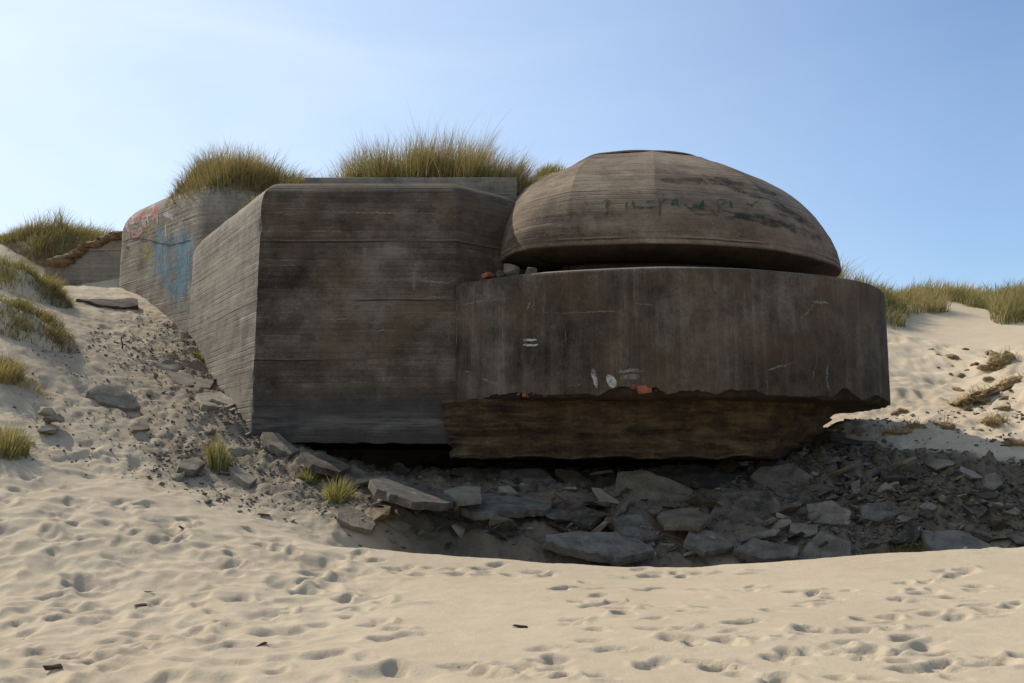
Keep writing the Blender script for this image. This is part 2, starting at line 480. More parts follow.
def value_noise(x, y, scale, seed=0, octaves=4, gain=0.5):
    """smooth lattice noise in numpy, about -1..1"""
    tot = np.zeros(np.broadcast(x, y).shape)
    amp, norm = 1.0, 0.0
    for o in range(octaves):
        r = np.random.default_rng(seed * 97 + o)
        tab = r.uniform(-1, 1, (256, 256))
        X, Y = x * scale + 37.1 * o, y * scale + 11.7 * o
        xi, yi = np.floor(X).astype(int), np.floor(Y).astype(int)
        fx, fy = X - xi, Y - yi
        fx, fy = fx * fx * fx * (fx * (fx * 6 - 15) + 10), fy * fy * fy * (fy * (fy * 6 - 15) + 10)
        a, b_ = tab[xi % 256, yi % 256], tab[(xi + 1) % 256, yi % 256]
        c, d = tab[xi % 256, (yi + 1) % 256], tab[(xi + 1) % 256, (yi + 1) % 256]
        tot += amp * ((a * (1 - fx) + b_ * fx) * (1 - fy) + (c * (1 - fx) + d * fx) * fy)
        norm += amp
        amp *= gain
        scale *= 2.03
    return tot / norm


def axis(segs):
    out = [segs[0][0]]
    for a, b_, st in segs:
        n = max(1, int(round((b_ - a) / st)))
        out += list(np.linspace(a, b_, n + 1)[1:])
    return np.array(out)


gx = axis([(-320, -80, 24), (-80, -30, 5), (-30, -16.5, 0.6), (-16.5, -9.6, 0.06), (-9.6, 9.6, 0.029), (9.6, 15, 0.06), (15, 30, 0.25), (30, 80, 5), (80, 320, 24)])
gy = axis([(-60, -6, 6), (-6, 5.5, 0.5), (5.5, 16.6, 0.029), (16.6, 27, 0.06), (27, 46, 0.16), (46, 80, 1.5), (80, 400, 20)])
# coarse evaluation, then bilinear up
cx = axis([(-320, -40, 20), (-40, -18, 1.0), (-18, 18, 0.2), (18, 40, 1.0), (40, 320, 20)])
cy = axis([(-60, -6, 6), (-6, 5, 0.5), (5, 30, 0.2), (30, 50, 0.5), (50, 80, 2), (80, 400, 20)])
CX, CY = np.meshgrid(cx, cy)
qx, qy = np.clip(CX, -42, 42), np.clip(CY, -6, 75)
ZC = rbf_eval(np.stack([qx.ravel(), qy.ravel()], 1)).reshape(CX.shape)
far = np.clip((np.maximum(np.abs(CX) - 40, CY - 72)) / 60, 0, 1)
ZC = ZC * (1 - far) + np.where(CY > 20, 4.0, -1.7) * far


def bil(ax, ay, Z, x, y):
    i = np.clip(np.searchsorted(ax, x) - 1, 0, len(ax) - 2)
    j = np.clip(np.searchsorted(ay, y) - 1, 0, len(ay) - 2)
    fx = np.clip((x - ax[i]) / (ax[i + 1] - ax[i]), 0, 1)
    fy = np.clip((y - ay[j]) / (ay[j + 1] - ay[j]), 0, 1)
    return (Z[j, i] * (1 - fx) + Z[j, i + 1] * fx) * (1 - fy) + (Z[j + 1, i] * (1 - fx) + Z[j + 1, i + 1] * fx) * fy


GX, GY = np.meshgrid(gx, gy)
GZ = bil(cx, cy, ZC, GX, GY)


def h0(x, y):
    return float(bil(gx, gy, GZ, np.float64(x), np.float64(y)))


def hv(x, y):
    return bil(gx, gy, GZ, np.asarray(x, float), np.asarray(y, float))


def hit(u, v, y0=5.0, y1=60.0):
    d = ray(u, v)
    d = d / d[1]
    ys = np.arange(y0, y1, 0.05)
    below = d[2] * ys < hv(d[0] * ys, ys)
    k = np.argmax(below)
    if not below[k]:
        return d * 20.0
    Y = ys[k]
    return np.array([d[0] * Y, Y, h0(d[0] * Y, Y)])


# pixel of every ground vertex, only used here to say where the litter lies and where people walked
ys_ = np.maximum(GY, 0.5)
Upx = 512 + F * GX / (GY * CP + GZ * SP + 1e-6)
Vpx = 341.5 - F * (-GY * SP + GZ * CP) / (GY * CP + GZ * SP + 1e-6)


def box01(x, a, b_, s):
    return np.clip((x - a) / s + 0.5, 0, 1) * np.clip((b_ - x) / s + 0.5, 0, 1)


n1 = value_noise(GX, GY, 0.55, 3, 4)
rub = np.zeros_like(GZ)
nearB = box01(GY, 15.2, 26.5, 1.2) * box01(GX, -9.5, 10.5, 1.5)
beach_edge = 14.7 + 0.12 * n1 - 0.0 * GX
rub = np.clip((GY - beach_edge - 0.3 - np.clip(-GX - 4, 0, 5) * 0.25 + n1 * 1.3) / 1.7, 0, 1) * np.clip((24.5 - GY + n1) / 1.5, 0, 1)
rub *= np.clip((GX + 10.2 + n1 * 2.5) / 4.5, 0.15, 1)
edge_r = 21.6 - np.clip(GX - 6.0, 0, 12) * 0.55
rub *= np.where(GX > 4, np.clip((edge_r - GY + n1 * 0.8) / 1.0, 0.0, 1), 1)
rub *= np.clip((16.5 - GX) / 3, 0, 1)
hollow_shade = np.clip((GX + 3.6 - (18.5 - GY) * 0.35 + n1 * 0.6) / 1.2, 0, 1) * np.clip((GY - 15.1) / 0.5, 0, 1) * np.clip((rub - 0.3) / 0.3, 0, 1)  # mask of the painted shade on the hollow's sand

# lumps
GZ = GZ + value_noise(GX, GY, 0.5, 5, 3) * 0.035
GZ = GZ + rub * (value_noise(GX, GY, 9.0, 31, 3) * 0.03 + value_noise(GX, GY, 1.3, 6, 4, 0.6) * 0.15 + np.abs(value_noise(GX, GY, 3.6, 7, 3)) * (0.14 + 0.22 * np.clip((GX - 4) / 2, 0, 1)))
slope = box01(GY, 15.0, 30, 1.0) * (1 - rub)
GZ = GZ + slope * (value_noise(GX, GY, 1.1, 8, 4) * 0.07 + value_noise(GX, GY, 5.0, 18, 3) * 0.035 + value_noise(GX, GY, 11.0, 19, 2) * 0.016)
dune = np.clip((GX - 7.6) / 1.5, 0, 1) * box01(GY, 18.5, 30, 2.5)
GZ = GZ + dune * (np.abs(value_noise(GX, GY, 0.8, 9, 4, 0.6)) * 0.17 - 0.04 + value_noise(GX, GY, 4.0, 33, 3) * 0.03)
tramp = np.clip((-1.2 - GX + 1.2 * n1) / 2.2, 0, 1) * np.clip((14.6 - GY) / 1.0, 0, 1) * np.clip((GY - 4) / 2, 0, 1)
GZ = GZ + tramp * (value_noise(GX, GY, 1.6, 10, 3) * 0.06 - np.abs(value_noise(GX, GY * 1.2, 2.6, 14, 2)) * 0.07)
GZ = GZ + (1 - rub) * (value_noise(GX, GY, 9.0, 12, 2) * 0.004 + value_noise(GX * 0.35, GY, 5.0, 44, 3) * 0.006) + tramp * value_noise(GX, GY, 6.0, 45, 3) * 0.014


def dimple(x, y, rx, ry, ang, depth, rim=0.4):
    R = max(rx, ry) * 2.6
    i0, i1 = np.searchsorted(gx, x - R), np.searchsorted(gx, x + R)
    j0, j1 = np.searchsorted(gy, y - R), np.searchsorted(gy, y + R)
    if i1 - i0 < 3 or j1 - j0 < 3:
        return
    X, Y = GX[j0:j1, i0:i1] - x, GY[j0:j1, i0:i1] - y
    ca, sa = math.cos(ang), math.sin(ang)
    a, b_ = (X * ca + Y * sa) / rx, (-X * sa + Y * ca) / ry
    th = np.arctan2(b_, a)
    r = np.sqrt(a * a + b_ * b_) * (1 + 0.12 * np.sin(3 * th + x * 7) + 0.08 * np.sin(5 * th + y * 9))
    prof = -depth / (1 + np.exp((r - 0.95) * 8.5))
    prof = prof + depth * rim * np.exp(-((r - 1.5) / 0.4) ** 2) * np.maximum(0, np.sin(th + x * 3 + y * 5))
    GZ[j0:j1, i0:i1] += prof


fr = random.Random(5)
# heavily trodden sand on the left
for k in range(430):
    x = fr.uniform(-8.5, -0.4)
    y = fr.uniform(6.0, 14.6)
    lim = -0.9 - (y - 7) * 0.14
    if x > lim + fr.uniform(-0.6, 0.5):
        continue
    s = fr.uniform(0.6, 0.95) if fr.random() < 0.7 else fr.uniform(1.1, 1.9)
    dimple(x, y, 0.17 * s, 0.11 * s, fr.uniform(-0.5, 2.2), fr.uniform(0.018, 0.055), fr.uniform(0.2, 0.8))
# trails of single prints over the smooth sand (picture places turned into ground points)
trails = [
    [(547, 577), (585, 583), (560, 590), (600, 594), (578, 600), (618, 600), (590, 608), (622, 613), (575, 622), (600, 628), (592, 640), (612, 648), (625, 578), (650, 578), (660, 590), (640, 606)],
    [(540, 650), (545, 663), (566, 675), (530, 668), (515, 672), (700, 590), (720, 597), (745, 592), (690, 610), (705, 628), (725, 640), (750, 638), (780, 636), (800, 634)],
    [(820, 632), (845, 634), (865, 628), (885, 624), (890, 618), (908, 612), (895, 600), (915, 590), (925, 584), (940, 582), (955, 578), (968, 571), (945, 570), (935, 594), (960, 600), (975, 590)],
    [(905, 640), (930, 626), (955, 620), (970, 606), (990, 610), (1008, 608), (870, 650), (850, 656), (835, 655), (810, 650), (790, 652), (775, 656), (890, 655), (920, 655), (935, 640), (1015, 600)],
    [(800, 590), (815, 595), (835, 597), (850, 592), (810, 605), (820, 603), (1000, 662), (985, 665), (1010, 660), (940, 668), (905, 672), (880, 680), (775, 680), (740, 676), (720, 668), (705, 660)],
    [(410, 565), (430, 570), (455, 572), (490, 567), (480, 575), (510, 574), (395, 572), (350, 558), (375, 562), (420, 575), (490, 676), (470, 670), (370, 610), (385, 640), (395, 670)],
    [(660, 662), (680, 640), (655, 630), (750, 620), (772, 612), (640, 570), (670, 572), (700, 575), (760, 571), (540, 570)],
]
for tr in trails:
    for (u, v) in tr:
        p = hit(u + fr.uniform(-3, 3), v + fr.uniform(-2, 2))
        for q in range(fr.choice((1, 2, 2))):
            dimple(p[0] + q * fr.uniform(-0.3, 0.3), p[1] + q * fr.uniform(-0.3, 0.3), fr.uniform(0.09, 0.17), fr.uniform(0.06, 0.095), fr.uniform(-0.6, 0.9), fr.uniform(0.03, 0.062), fr.uniform(0.2, 0.7))
# scuffs on the dune right of the bunker and on the upper left slope
for k in range(120):
    p = (fr.uniform(8.2, 14), fr.uniform(21, 33))
    dimple(p[0], p[1], fr.uniform(0.2, 0.4), fr.uniform(0.15, 0.25), fr.uniform(0, 3), fr.uniform(0.04, 0.09))
for k in range(70):
    dimple(fr.uniform(-11, -6), fr.uniform(15, 25), fr.uniform(0.12, 0.3), fr.uniform(0.1, 0.2), fr.uniform(0, 3), fr.uniform(0.02, 0.06))

ny, nx = GX.shape
idx = np.arange(nx * ny).reshape(ny, nx)
quads = np.stack([idx[:-1, :-1], idx[:-1, 1:], idx[1:, 1:], idx[1:, :-1]], -1).reshape(-1, 4)
gm = mesh_arrays('sand_ground', np.stack([GX, GY, GZ], -1).reshape(-1, 3), [quads], True)
at = gm.attributes.new('hollow_shade', 'FLOAT', 'POINT')
at.data.foreach_set('value', hollow_shade.astype(np.float32).ravel())
at = gm.attributes.new('rubble', 'FLOAT', 'POINT')
at.data.foreach_set('value', rub.astype(np.float32).ravel())
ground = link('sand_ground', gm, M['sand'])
tag(ground, 'pale trodden beach sand rising into dunes round the bunker', 'sand', kind='structure')


# ------------------------------------------------------------------ lofts
def resample(pts, step, closed=True, keep=True):
    """dense points on a polyline, corners kept; returns list of (edge index, fraction)"""
    out = []
    n = len(pts)
    for i in range(n if closed else n - 1):
        a, b_ = np.array(pts[i], float), np.array(pts[(i + 1) % n], float)
        k = max(1, int(round(np.linalg.norm(b_ - a) / step)))
        out += [(i, j / k) for j in range(k)]
    if not closed:
        out.append((n - 2, 1.0))
    return out


def inset_poly(pts, d):
    """mitred inset of a counter-clockwise polygon"""
    n = len(pts)
    res = []
    for i in range(n):
        p0, p1, p2 = (np.array(pts[k % n], float) for k in (i - 1, i, i + 1))
        e1, e2 = p1 - p0, p2 - p1
        e1, e2 = e1 / np.linalg.norm(e1), e2 / np.linalg.norm(e2)
        n1_, n2_ = np.array([-e1[1], e1[0]]), np.array([-e2[1], e2[0]])
        k = 1 + n1_ @ n2_
        res.append(p1 + (n1_ + n2_) * d / max(k, 0.3))
    return res


def catmull(keys, closed=True, per=12, linear_at=None):
    k = np.array(keys, float)
    n = len(k)
    out = []
    for i in range(n if closed else n - 1):
        p0, p1, p2, p3 = (k[(i + o) % n] if closed else k[min(max(i + o, 0), n - 1)] for o in (-1, 0, 1, 2))
        for j in range(per):
            t = j / per
            out.append(0.5 * ((2 * p1) + (p2 - p0) * t + (2 * p0 - 5 * p1 + 4 * p2 - p3) * t * t + (3 * p1 - p0 - 3 * p2 + p3) * t ** 3))
    if not closed:
        out.append(k[-1])
    return np.array(out)


def curve_inset(c, d):
    """inset of a dense closed counter-clockwise curve (d scalar or array)"""
    t = np.roll(c, -1, 0) - np.roll(c, 1, 0)
    t = t / np.linalg.norm(t, axis=1)[:, None]
    nrm = np.stack([-t[:, 1], t[:, 0]], 1)
    return c + nrm * (np.asarray(d).reshape(-1, 1) if np.ndim(d) else d)


def loft(name, rows, mats, mat_of_row=None, caps=(True, True), parent=None, angle=40, rough=0.0, urow=0, smooth=True):
    """closed rings of equal count, bottom to top; UV in metres"""
    rows = np.array(rows, float)
    R, N = rows.shape[:2]
    ref = rows[urow][:, :2]
    s = np.concatenate([[0], np.cumsum(np.linalg.norm(np.roll(ref, -1, 0) - ref, axis=1))])
    dv = np.linalg.norm(np.diff(rows, axis=0), axis=2).mean(1)
    tv = np.concatenate([[0], np.cumsum(dv)])
    V = rows.reshape(-1, 3)
    if rough:
        nz = np.array([mnoise.fractal(Vector(p) * 1.7, 1.0, 2.0, 4) for p in V])
        c = rows.mean((0, 1))
        d = V - c
        d[:, 2] *= 0.2
        d /= np.linalg.norm(d, axis=1)[:, None] + 1e-9
        V = V + d * (nz * rough)[:, None]
    faces, uvs, mi = [], [], []
    for r in range(R - 1):
        for i in range(N):
            j = (i + 1) % N
            faces.append((r * N + i, r * N + j, (r + 1) * N + j, (r + 1) * N + i))
            uvs += [(s[i], tv[r]), (s[i + 1], tv[r]), (s[i + 1], tv[r + 1]), (s[i], tv[r + 1])]
            mi.append(mat_of_row(r, i) if mat_of_row else 0)
    V = list(map(tuple, V))
    if caps[0]:
        c = rows[0].mean(0)
        V.append(tuple(c)); k = len(V) - 1
        for i in range(N):
            faces.append((k, (i + 1) % N, i))
            uvs += [(c[0], c[1]), (rows[0][(i + 1) % N][0], rows[0][(i + 1) % N][1]), (rows[0][i][0], rows[0][i][1])]
            mi.append(mat_of_row(-1, i) if mat_of_row else 0)
    if caps[1]:
        c = rows[-1].mean(0)
        V.append(tuple(c)); k = len(V) - 1
        o = (R - 1) * N
        for i in range(N):
            faces.append((k, o + i, o + (i + 1) % N))
            uvs += [(c[0], c[1]), (rows[-1][i][0], rows[-1][i][1]), (rows[-1][(i + 1) % N][0], rows[-1][(i + 1) % N][1])]
            mi.append(mat_of_row(R - 1, i) if mat_of_row else 0)
    me = bpy.data.meshes.new(name)
    me.from_pydata(V, [], faces)
    uvl = me.uv_layers.new(name='UVMap')
    uvl.data.foreach_set('uv', np.array(uvs, np.float32).ravel())
    me.polygons.foreach_set('material_index', np.array(mi, np.int32))
    if smooth:
        me.polygons.foreach_set('use_smooth', np.ones(len(faces), bool))
        me.set_sharp_from_angle(angle=math.radians(angle))
    me.update()
    return link(name, me, mats, parent)


def poly_block(name, poly, zbot, ztop, rad, mats, parent, step=0.12, batter=0.0, rough=0.012, botnoise=0.0, side=None):
    sm = resample(poly, step)
    rows = []

    def ring(d, z):
        pl = inset_poly(poly, d)
        n = len(pl)
        cut = inset_poly(poly, d + 0.055)
        out = []
        for i, f in sm:
            p = pl[i] * (1 - f) + pl[(i + 1) % n] * f
            if f == 0.0 and n < 10:
                k = min(1.0, max(0.0, mnoise.fractal(Vector((i * 7.3, z * 2.6, 4)), 1.0, 2.0, 4) - 0.02) * 2.2)
                p = p * (1 - k) + cut[i] * k
            out.append((p[0], p[1], z))
        return out
    zs = np.linspace(zbot, ztop - rad, max(3, int((ztop - rad - zbot) / 0.10)))
    rows.append([(x, y, zbot + 0.02) for x, y, z in ring(0.10, zbot)])
    for k, z in enumerate(zs):
        r = ring(batter * (z - zbot), z)
        if botnoise and k < 2:
            r = [(x, y, z + (botnoise * (1 - k * 0.6)) * max(-0.2, mnoise.fractal(Vector((x * 2.2, y * 2.2, 3)), 1.0, 2.0, 4))) for x, y, z in r]
        rows.append(r)
    b0 = batter * (ztop - rad - zbot)
    for a in np.linspace(0, math.pi / 2, 9)[1:]:
        rows.append(ring(b0 + rad * (1 - math.cos(a)), ztop - rad + rad * math.sin(a)))
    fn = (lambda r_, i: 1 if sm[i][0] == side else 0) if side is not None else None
    return loft(name, rows, mats, fn, (True, True), parent, 40, rough, 1)


def zz(v, Y):
    return Y * math.tan(PITCH + math.atan((341.5 - v) / F))


BK0 = (0.0, 22.0, 0.0)
bunker = empty('concrete_bunker', BK0)
tag(bunker, 'large dark concrete bunker with domed observation post on a sandy beach', 'bunker')


def adopt(o, root=bunker):
    """parent a mesh built in world coordinates to an empty that is only moved"""
    o.parent = root
    o.matrix_parent_inverse = Matrix.Translation(-root.location)
    return o


# main block ------------------------------------------------------------
A, B = (-4.97, 19.0), (-1.08, 19.0)
main_poly = [A, B, (1.6, 21.25), (1.6, 29.5), (-8.26, 29.5), (-8.26, 24.42)]
main = adopt(poly_block('main_block', main_poly, 0.60, zz(184.5, 19.65), 0.62, [M['block'], M['blockside']], None, 0.11, 0.012, 0.010, 0.05, 5))  # left face gets the paler copy that carries sunlight in its colour
# rear block with round corners
rk = []


def round_corner(p0, p1, p2, r, n=7):
    p0, p1, p2 = (np.array(p, float) for p in (p0, p1, p2))
    e1, e2 = (p0 - p1) / np.linalg.norm(p0 - p1), (p2 - p1) / np.linalg.norm(p2 - p1)
    ang = math.acos(np.clip(e1 @ e2, -1, 1))
    d = r / math.tan(ang / 2)
    a, b_ = p1 + e1 * d, p1 + e2 * d
    return [tuple((1 - t) ** 2 * a + 2 * t * (1 - t) * p1 + t * t * b_) for t in np.linspace(0, 1, n)]


L_, K_, R_ = (-10.95, 27.0), (-7.3, 23.15), (-2.6, 23.15)
rear_poly = round_corner((-10.95, 31), L_, K_, 0.7) + round_corner(L_, K_, R_, 1.3, 11) + [R_, (-2.6, 30.5), (-10.95, 30.5)]
rear = adopt(poly_block('rear_block', rear_poly, 1.2, zz(173.5, 24.2), 0.9, M['rear'], None, 0.12, 0.012, 0.015))
# its roof falls away to the right
ztr = zz(173.5, 24.2)
for v in rear.data.vertices:
    wgt = min(1.0, max(0.0, (v.co.z - (ztr - 1.6)) / 1.6))
    v.co.z -= wgt * min(0.55, max(0.0, (v.co.x + 8.0) * 0.24))
# roof slab seen above the main block's edge
ztier = zz(177, 20.7)
tier = adopt(poly_block('roof_slab', [(-4.45, 20.7), (0.1, 20.7), (0.1, 27.0), (-4.45, 27.0)], ztier - 0.8, ztier, 0.04, M['blockside'], None, 0.2, 0, 0.006))

# observation ring -------------------------------------------------------
ZT, ZB = zz(266.5, 17.5), zz(396, 17.5)
ring_keys = [(-1.16, 19.25), (-0.75, 18.75), (0.5, 17.98), (2.4, 17.5), (3.6, 17.52), (4.85, 17.8), (6.1, 18.35), (7.15, 19.25), (7.82, 20.6), (7.75, 21.9), (7.1, 23.2), (5.8, 24.6), (4, 25.6), (1, 25.6), (-0.8, 24.2), (-1.2, 22), (-1.25, 20.4)]
rc = catmull(ring_keys, True, 22)


def chip(i):
    """depth of the broken-away lower edge along the ring"""
    x, y = rc[i]
    u = 512 + F * x / y
    base = 0.02 + 0.05 * abs(mnoise.fractal(Vector((u * 0.03, 0, 7)), 1.0, 2.0, 4))
    if y < 21.5:
        for (a, b_, d) in ((480, 545, 0.07), (545, 600, 0.03), (600, 668, 0.13), (668, 716, 0.07), (716, 768, 0.09), (832, 862, 0.18), (864, 892, 0.12)):
            if a < u < b_:
                d *= 1.3
                e = min(u - a, b_ - u) / 13.0
                base += d * min(1, e) * (0.75 + 0.45 * mnoise.fractal(Vector((u * 0.2, 3, 0)), 1.0, 2.0, 4))
    return max(0.012, base)


ch = np.array([chip(i) for i in range(len(rc))])
ones = np.ones(len(rc))


def rring(c, z):
    z = z * ones if np.ndim(z) == 0 else z
    return np.stack([c[:, 0], c[:, 1], z], 1)


rows = [rring(curve_inset(rc, 1.6), ZB - 0.04), rring(curve_inset(rc, 0.75), ZB - 0.01), rring(curve_inset(rc, 0.30), ZB + 0.03 * np.array([mnoise.fractal(Vector((x * 3, y * 3, 5)), 1.0, 2.0, 4) for x, y in rc])),
        rring(curve_inset(rc, np.minimum(0.06 + ch * 1.1, 0.26)), ZB + ch * 0.15 + 0.035 * np.array([mnoise.fractal(Vector((x * 4, y * 4, 1)), 1.0, 2.0, 4) for x, y in rc])), rring(curve_inset(rc, np.minimum(0.03 + ch * 0.8, 0.2)), ZB + ch * 0.6), rring(curve_inset(rc, np.minimum(0.02 + ch * 0.4, 0.1)), ZB + ch * 0.93)]
rows.append(rring(rc, ZB + ch))
for z in np.linspace(ZB + 0.42, ZT - 0.10, 12):
    rows.append(rring(rc, z))
rows += [rring(curve_inset(rc, 0.012), ZT - 0.05), rring(curve_inset(rc, 0.04), ZT - 0.015), rring(curve_inset(rc, 0.10), ZT), rring(curve_inset(rc, 0.55), ZT + 0.11),
         rring(curve_inset(rc, 1.1), ZT + 0.21), rring(curve_inset(rc, 1.9), ZT + 0.24)]
ring = adopt(loft('observation_ring', rows, [M['ring'], M['spall'], M['soffit'], M['ledge']], lambda r, i: 2 if r < 2 else (1 if r < 6 else (3 if r >= 20 else 0)), (True, True), None, 45, 0.006, 7))

# foundation under the ring ------------------------------------------------
ZF = zz(457, 18.1)
f_keys = [(-1.22, 19.6), (-1.22, 18.72), (0.2, 18.5), (2.4, 18.32), (3.9, 18.4), (5.3, 18.85), (6.25, 19.7), (6.8, 20.8), (6.5, 22.5), (5.5, 25), (3, 26), (0.5, 25.5), (-0.9, 23.5), (-1.2, 21.3)]
fc = catmull(f_keys, True, 24)
frows = []
for k, z in enumerate(np.linspace(ZF, ZB + 0.03, 22)):
    t = k / 21
    ins = []
    for x, y in fc:
        lay = 0.09 * mnoise.fractal(Vector((x * 0.7, y * 0.7, z * 7)), 1.0, 2.0, 5) + 0.06 * mnoise.noise(Vector((x * 2.6, y * 2.6, z * 4)))
        side = max(0.0, min(1, (x - 4.5) / 1.8))
        under = (0.18 + 0.8 * side) * (1 - t) ** 1.6
        ins.append(under + lay + (0.0, 0.07, 0.03, 0.10, 0.05)[k % 5] * (0.5 + mnoise.noise(Vector((x * 0.8, y * 0.8, k // 5)))))
    zr = np.array([z + (0.035 if 0 < k < 21 else 0.06 * (k == 0)) * mnoise.fractal(Vector((x * 1.9, y * 1.9, z)), 1.0, 2.0, 4) for x, y in fc])
    frows.append(rring(curve_inset(fc, np.array(ins)), zr) if len(fc) == len(rc) else np.stack([*curve_inset(fc, np.array(ins)).T, zr], 1))
found = adopt(loft('foundation', frows, [M['found'], M['spall']], lambda r, i: 1 if r < 0 else 0, (True, True), None, 50, 0.0, 3))

# dome ---------------------------------------------------------------------
ZR = zz(243, 18.2)
dome_keys = [  # rim x, y, ring x, y, ring z
    (-1.3, 23.0, -0.3, 24.4, zz(178, 23.0)), (-0.5, 20.7, 0.5, 22.9, zz(181, 22.0)), (-0.06, 19.15, 1.2, 21.9, zz(165, 21.6)), (0.35, 18.62, 1.5, 21.5, zz(159.5, 21.4)),
    (1.0, 18.36, 1.85, 21.2, zz(153, 21.2)), (1.9, 18.2, 2.55, 20.9, zz(150.5, 20.9)), (2.7, 18.15, 3.05, 20.85, zz(149.5, 20.85)), (3.86, 18.3, 3.55, 20.92, zz(149.5, 20.85)), (5.2, 18.8, 4.0, 21.15, zz(149.5, 20.85)),
    (6.72, 20.2, 4.3, 21.55, zz(149.5, 20.85)), (7.1, 21.7, 4.3, 22.0, zz(149.5, 20.85)), (6.3, 23.6, 4.0, 22.5, zz(149.5, 20.85)), (4.6, 24.9, 3.4, 22.8, zz(149.5, 20.85)), (2.4, 25.3, 2.5, 22.7, zz(150, 20.9)), (0, 25.0, 0.9, 23.9, zz(172, 22))]
PER = 16
dk = catmull(dome_keys, True, PER)
nk = len(dk)
crease = [0, 2, 4, 6, 8, 9, 10, 11, 12, 13, 14]
dl = np.empty_like(dk)
for a, b_ in zip(crease, crease[1:] + [crease[0] + len(dome_keys)]):
    for i in range(a * PER, b_ * PER):
        t = (i - a * PER) / ((b_ - a) * PER)
        dl[i] = np.array(dome_keys[a]) * (1 - t) + np.array(dome_keys[b_ % len(dome_keys)]) * t
prof = [(1.0, 0.0), (0.992, 0.07), (0.975, 0.15), (0.945, 0.24), (0.905, 0.32), (0.86, 0.395), (0.81, 0.46), (0.75, 0.53), (0.69, 0.59), (0.62, 0.65), (0.55, 0.70), (0.47, 0.755), (0.39, 0.80), (0.30, 0.845), (0.2, 0.89), (0.1, 0.945), (0.0, 0.985)]
drows = []
rim = dk[:, :2]


def dring(c, z):
    z = z * np.ones(nk) if np.ndim(z) == 0 else z
    return np.stack([c[:, 0], c[:, 1], z], 1)


drows.append(dring(curve_inset(rim, 1.6), ZR - 0.12))
drows.append(dring(curve_inset(rim, 0.9), ZR - 0.14))
drows.append(dring(curve_inset(rim, 0.035), ZR - 0.02))
edge_n = np.array([0.02 * mnoise.fractal(Vector((x * 1.7, y * 1.7, 1)), 1.0, 2.0, 4) for x, y in rim])
for k, (w, zf) in enumerate(prof):
    bl = min(1.0, max(0.0, (0.97 - w) / 0.22))
    d = dk * (1 - bl) + dl * bl
    xy = d[:, :2] * w + d[:, 2:4] * (1 - w)
    z = ZR + (d[:, 4] - ZR) * zf
    if k == 0:
        z = z + edge_n
    drows.append(dring(xy, z))
dome = adopt(loft('dome', drows, [M['dome'], M['soffit']], lambda r, i: 1 if r < 2 else 0, (False, True), None, 9, 0.0, 3))
cap_c = dk[:, 2:4]
ctr = cap_c.mean(0)
zc = np.maximum(dk[:, 4], dl[:, 4])
crow = [dring(ctr + (cap_c - ctr) * 1.0, zc - 0.05), dring(ctr + (cap_c - ctr) * 0.99, zc - 0.03), dring(ctr + (cap_c - ctr) * 0.99, zc - 0.022), dring(ctr + (cap_c - ctr) * 0.97, zc + 0.0), dring(ctr + (cap_c - ctr) * 0.5, zc * 0.5 + 0.5 * zc.max() + 0.045)]
cap = loft('cap', crow, [M['dome']], None, (True, True), None, 40, 0.0, 2)
cap.parent = dome
# the wall inside the slit and the short struts in it
cc = curve_inset(rim, 1.25)
core = adopt(loft('slit_wall', [dring(cc, ZT - 0.1), dring(cc, ZR - 0.1)], [M['soffit']], None, (False, False), None, 40, 0.0, 0))

# ------------------------------------------------------------------ rear wall on the left
wl = empty('concrete_wall', (-12, 28, 5))
tag(wl, 'low grey concrete wall half buried in the dune left of the bunker', 'wall')
xs = np.linspace(-13.4, -10.6, 15)
zt = np.interp(xs, [-13.4, -12.9, -12.2, -11.6, -10.6], [zz(268, 28), zz(262, 28), zz(247, 28), zz(238, 28), zz(234, 28)])
V, Fc, UV = [], [], []
for x, z in zip(xs, zt):
    for (yy, z_) in ((28.0, 4.3), (28.0, z), (28.5, z), (28.5, 4.3)):
        V.append((x, yy, z_))
for i in range(len(xs) - 1):
    for a in range(4):
        b_ = (a + 1) % 4
        Fc.append((i * 4 + a, (i + 1) * 4 + a, (i + 1) * 4 + b_, i * 4 + b_))
        for (j, q) in ((i, a), (i + 1, a), (i + 1, b_), (i, b_)):
            UV.append((xs[j] + (0.5 if q in (2, 3) else 0), V[j * 4 + q][2]))
Fc += [(0, 1, 2, 3), tuple((len(xs) - 1) * 4 + k for k in (3, 2, 1, 0))]
UV += [(0, 0), (0, 1), (1, 1), (1, 0)] * 2
me = bpy.data.meshes.new('wall_body')
me.from_pydata(V, [], Fc)
me.uv_layers.new(name='UVMap').data.foreach_set('uv', np.array(UV, np.float32).ravel())
adopt(link('wall_body', me, M['rear']), wl)


TURF = True


# ------------------------------------------------------------------ lumps, stones, slabs
def lump_mesh(name, sx, sy, sz, seed, amp=0.3, freq=1.3, sub=4, flat=True):
    bm = bmesh.new()
    bmesh.ops.create_icosphere(bm, subdivisions=sub, radius=1.0)
    for v in bm.verts:
        d = v.co.normalized()
        k = 1 + amp * mnoise.fractal(d * freq + Vector((seed * 3.1, seed, 0)), 1.0, 2.0, 5)
        v.co = Vector((d.x * sx, d.y * sy, d.z * sz)) * k
    for f in bm.faces:
        f.smooth = True
    me = bpy.data.meshes.new(name)
    bm.to_mesh(me)
    bm.free()
    return me


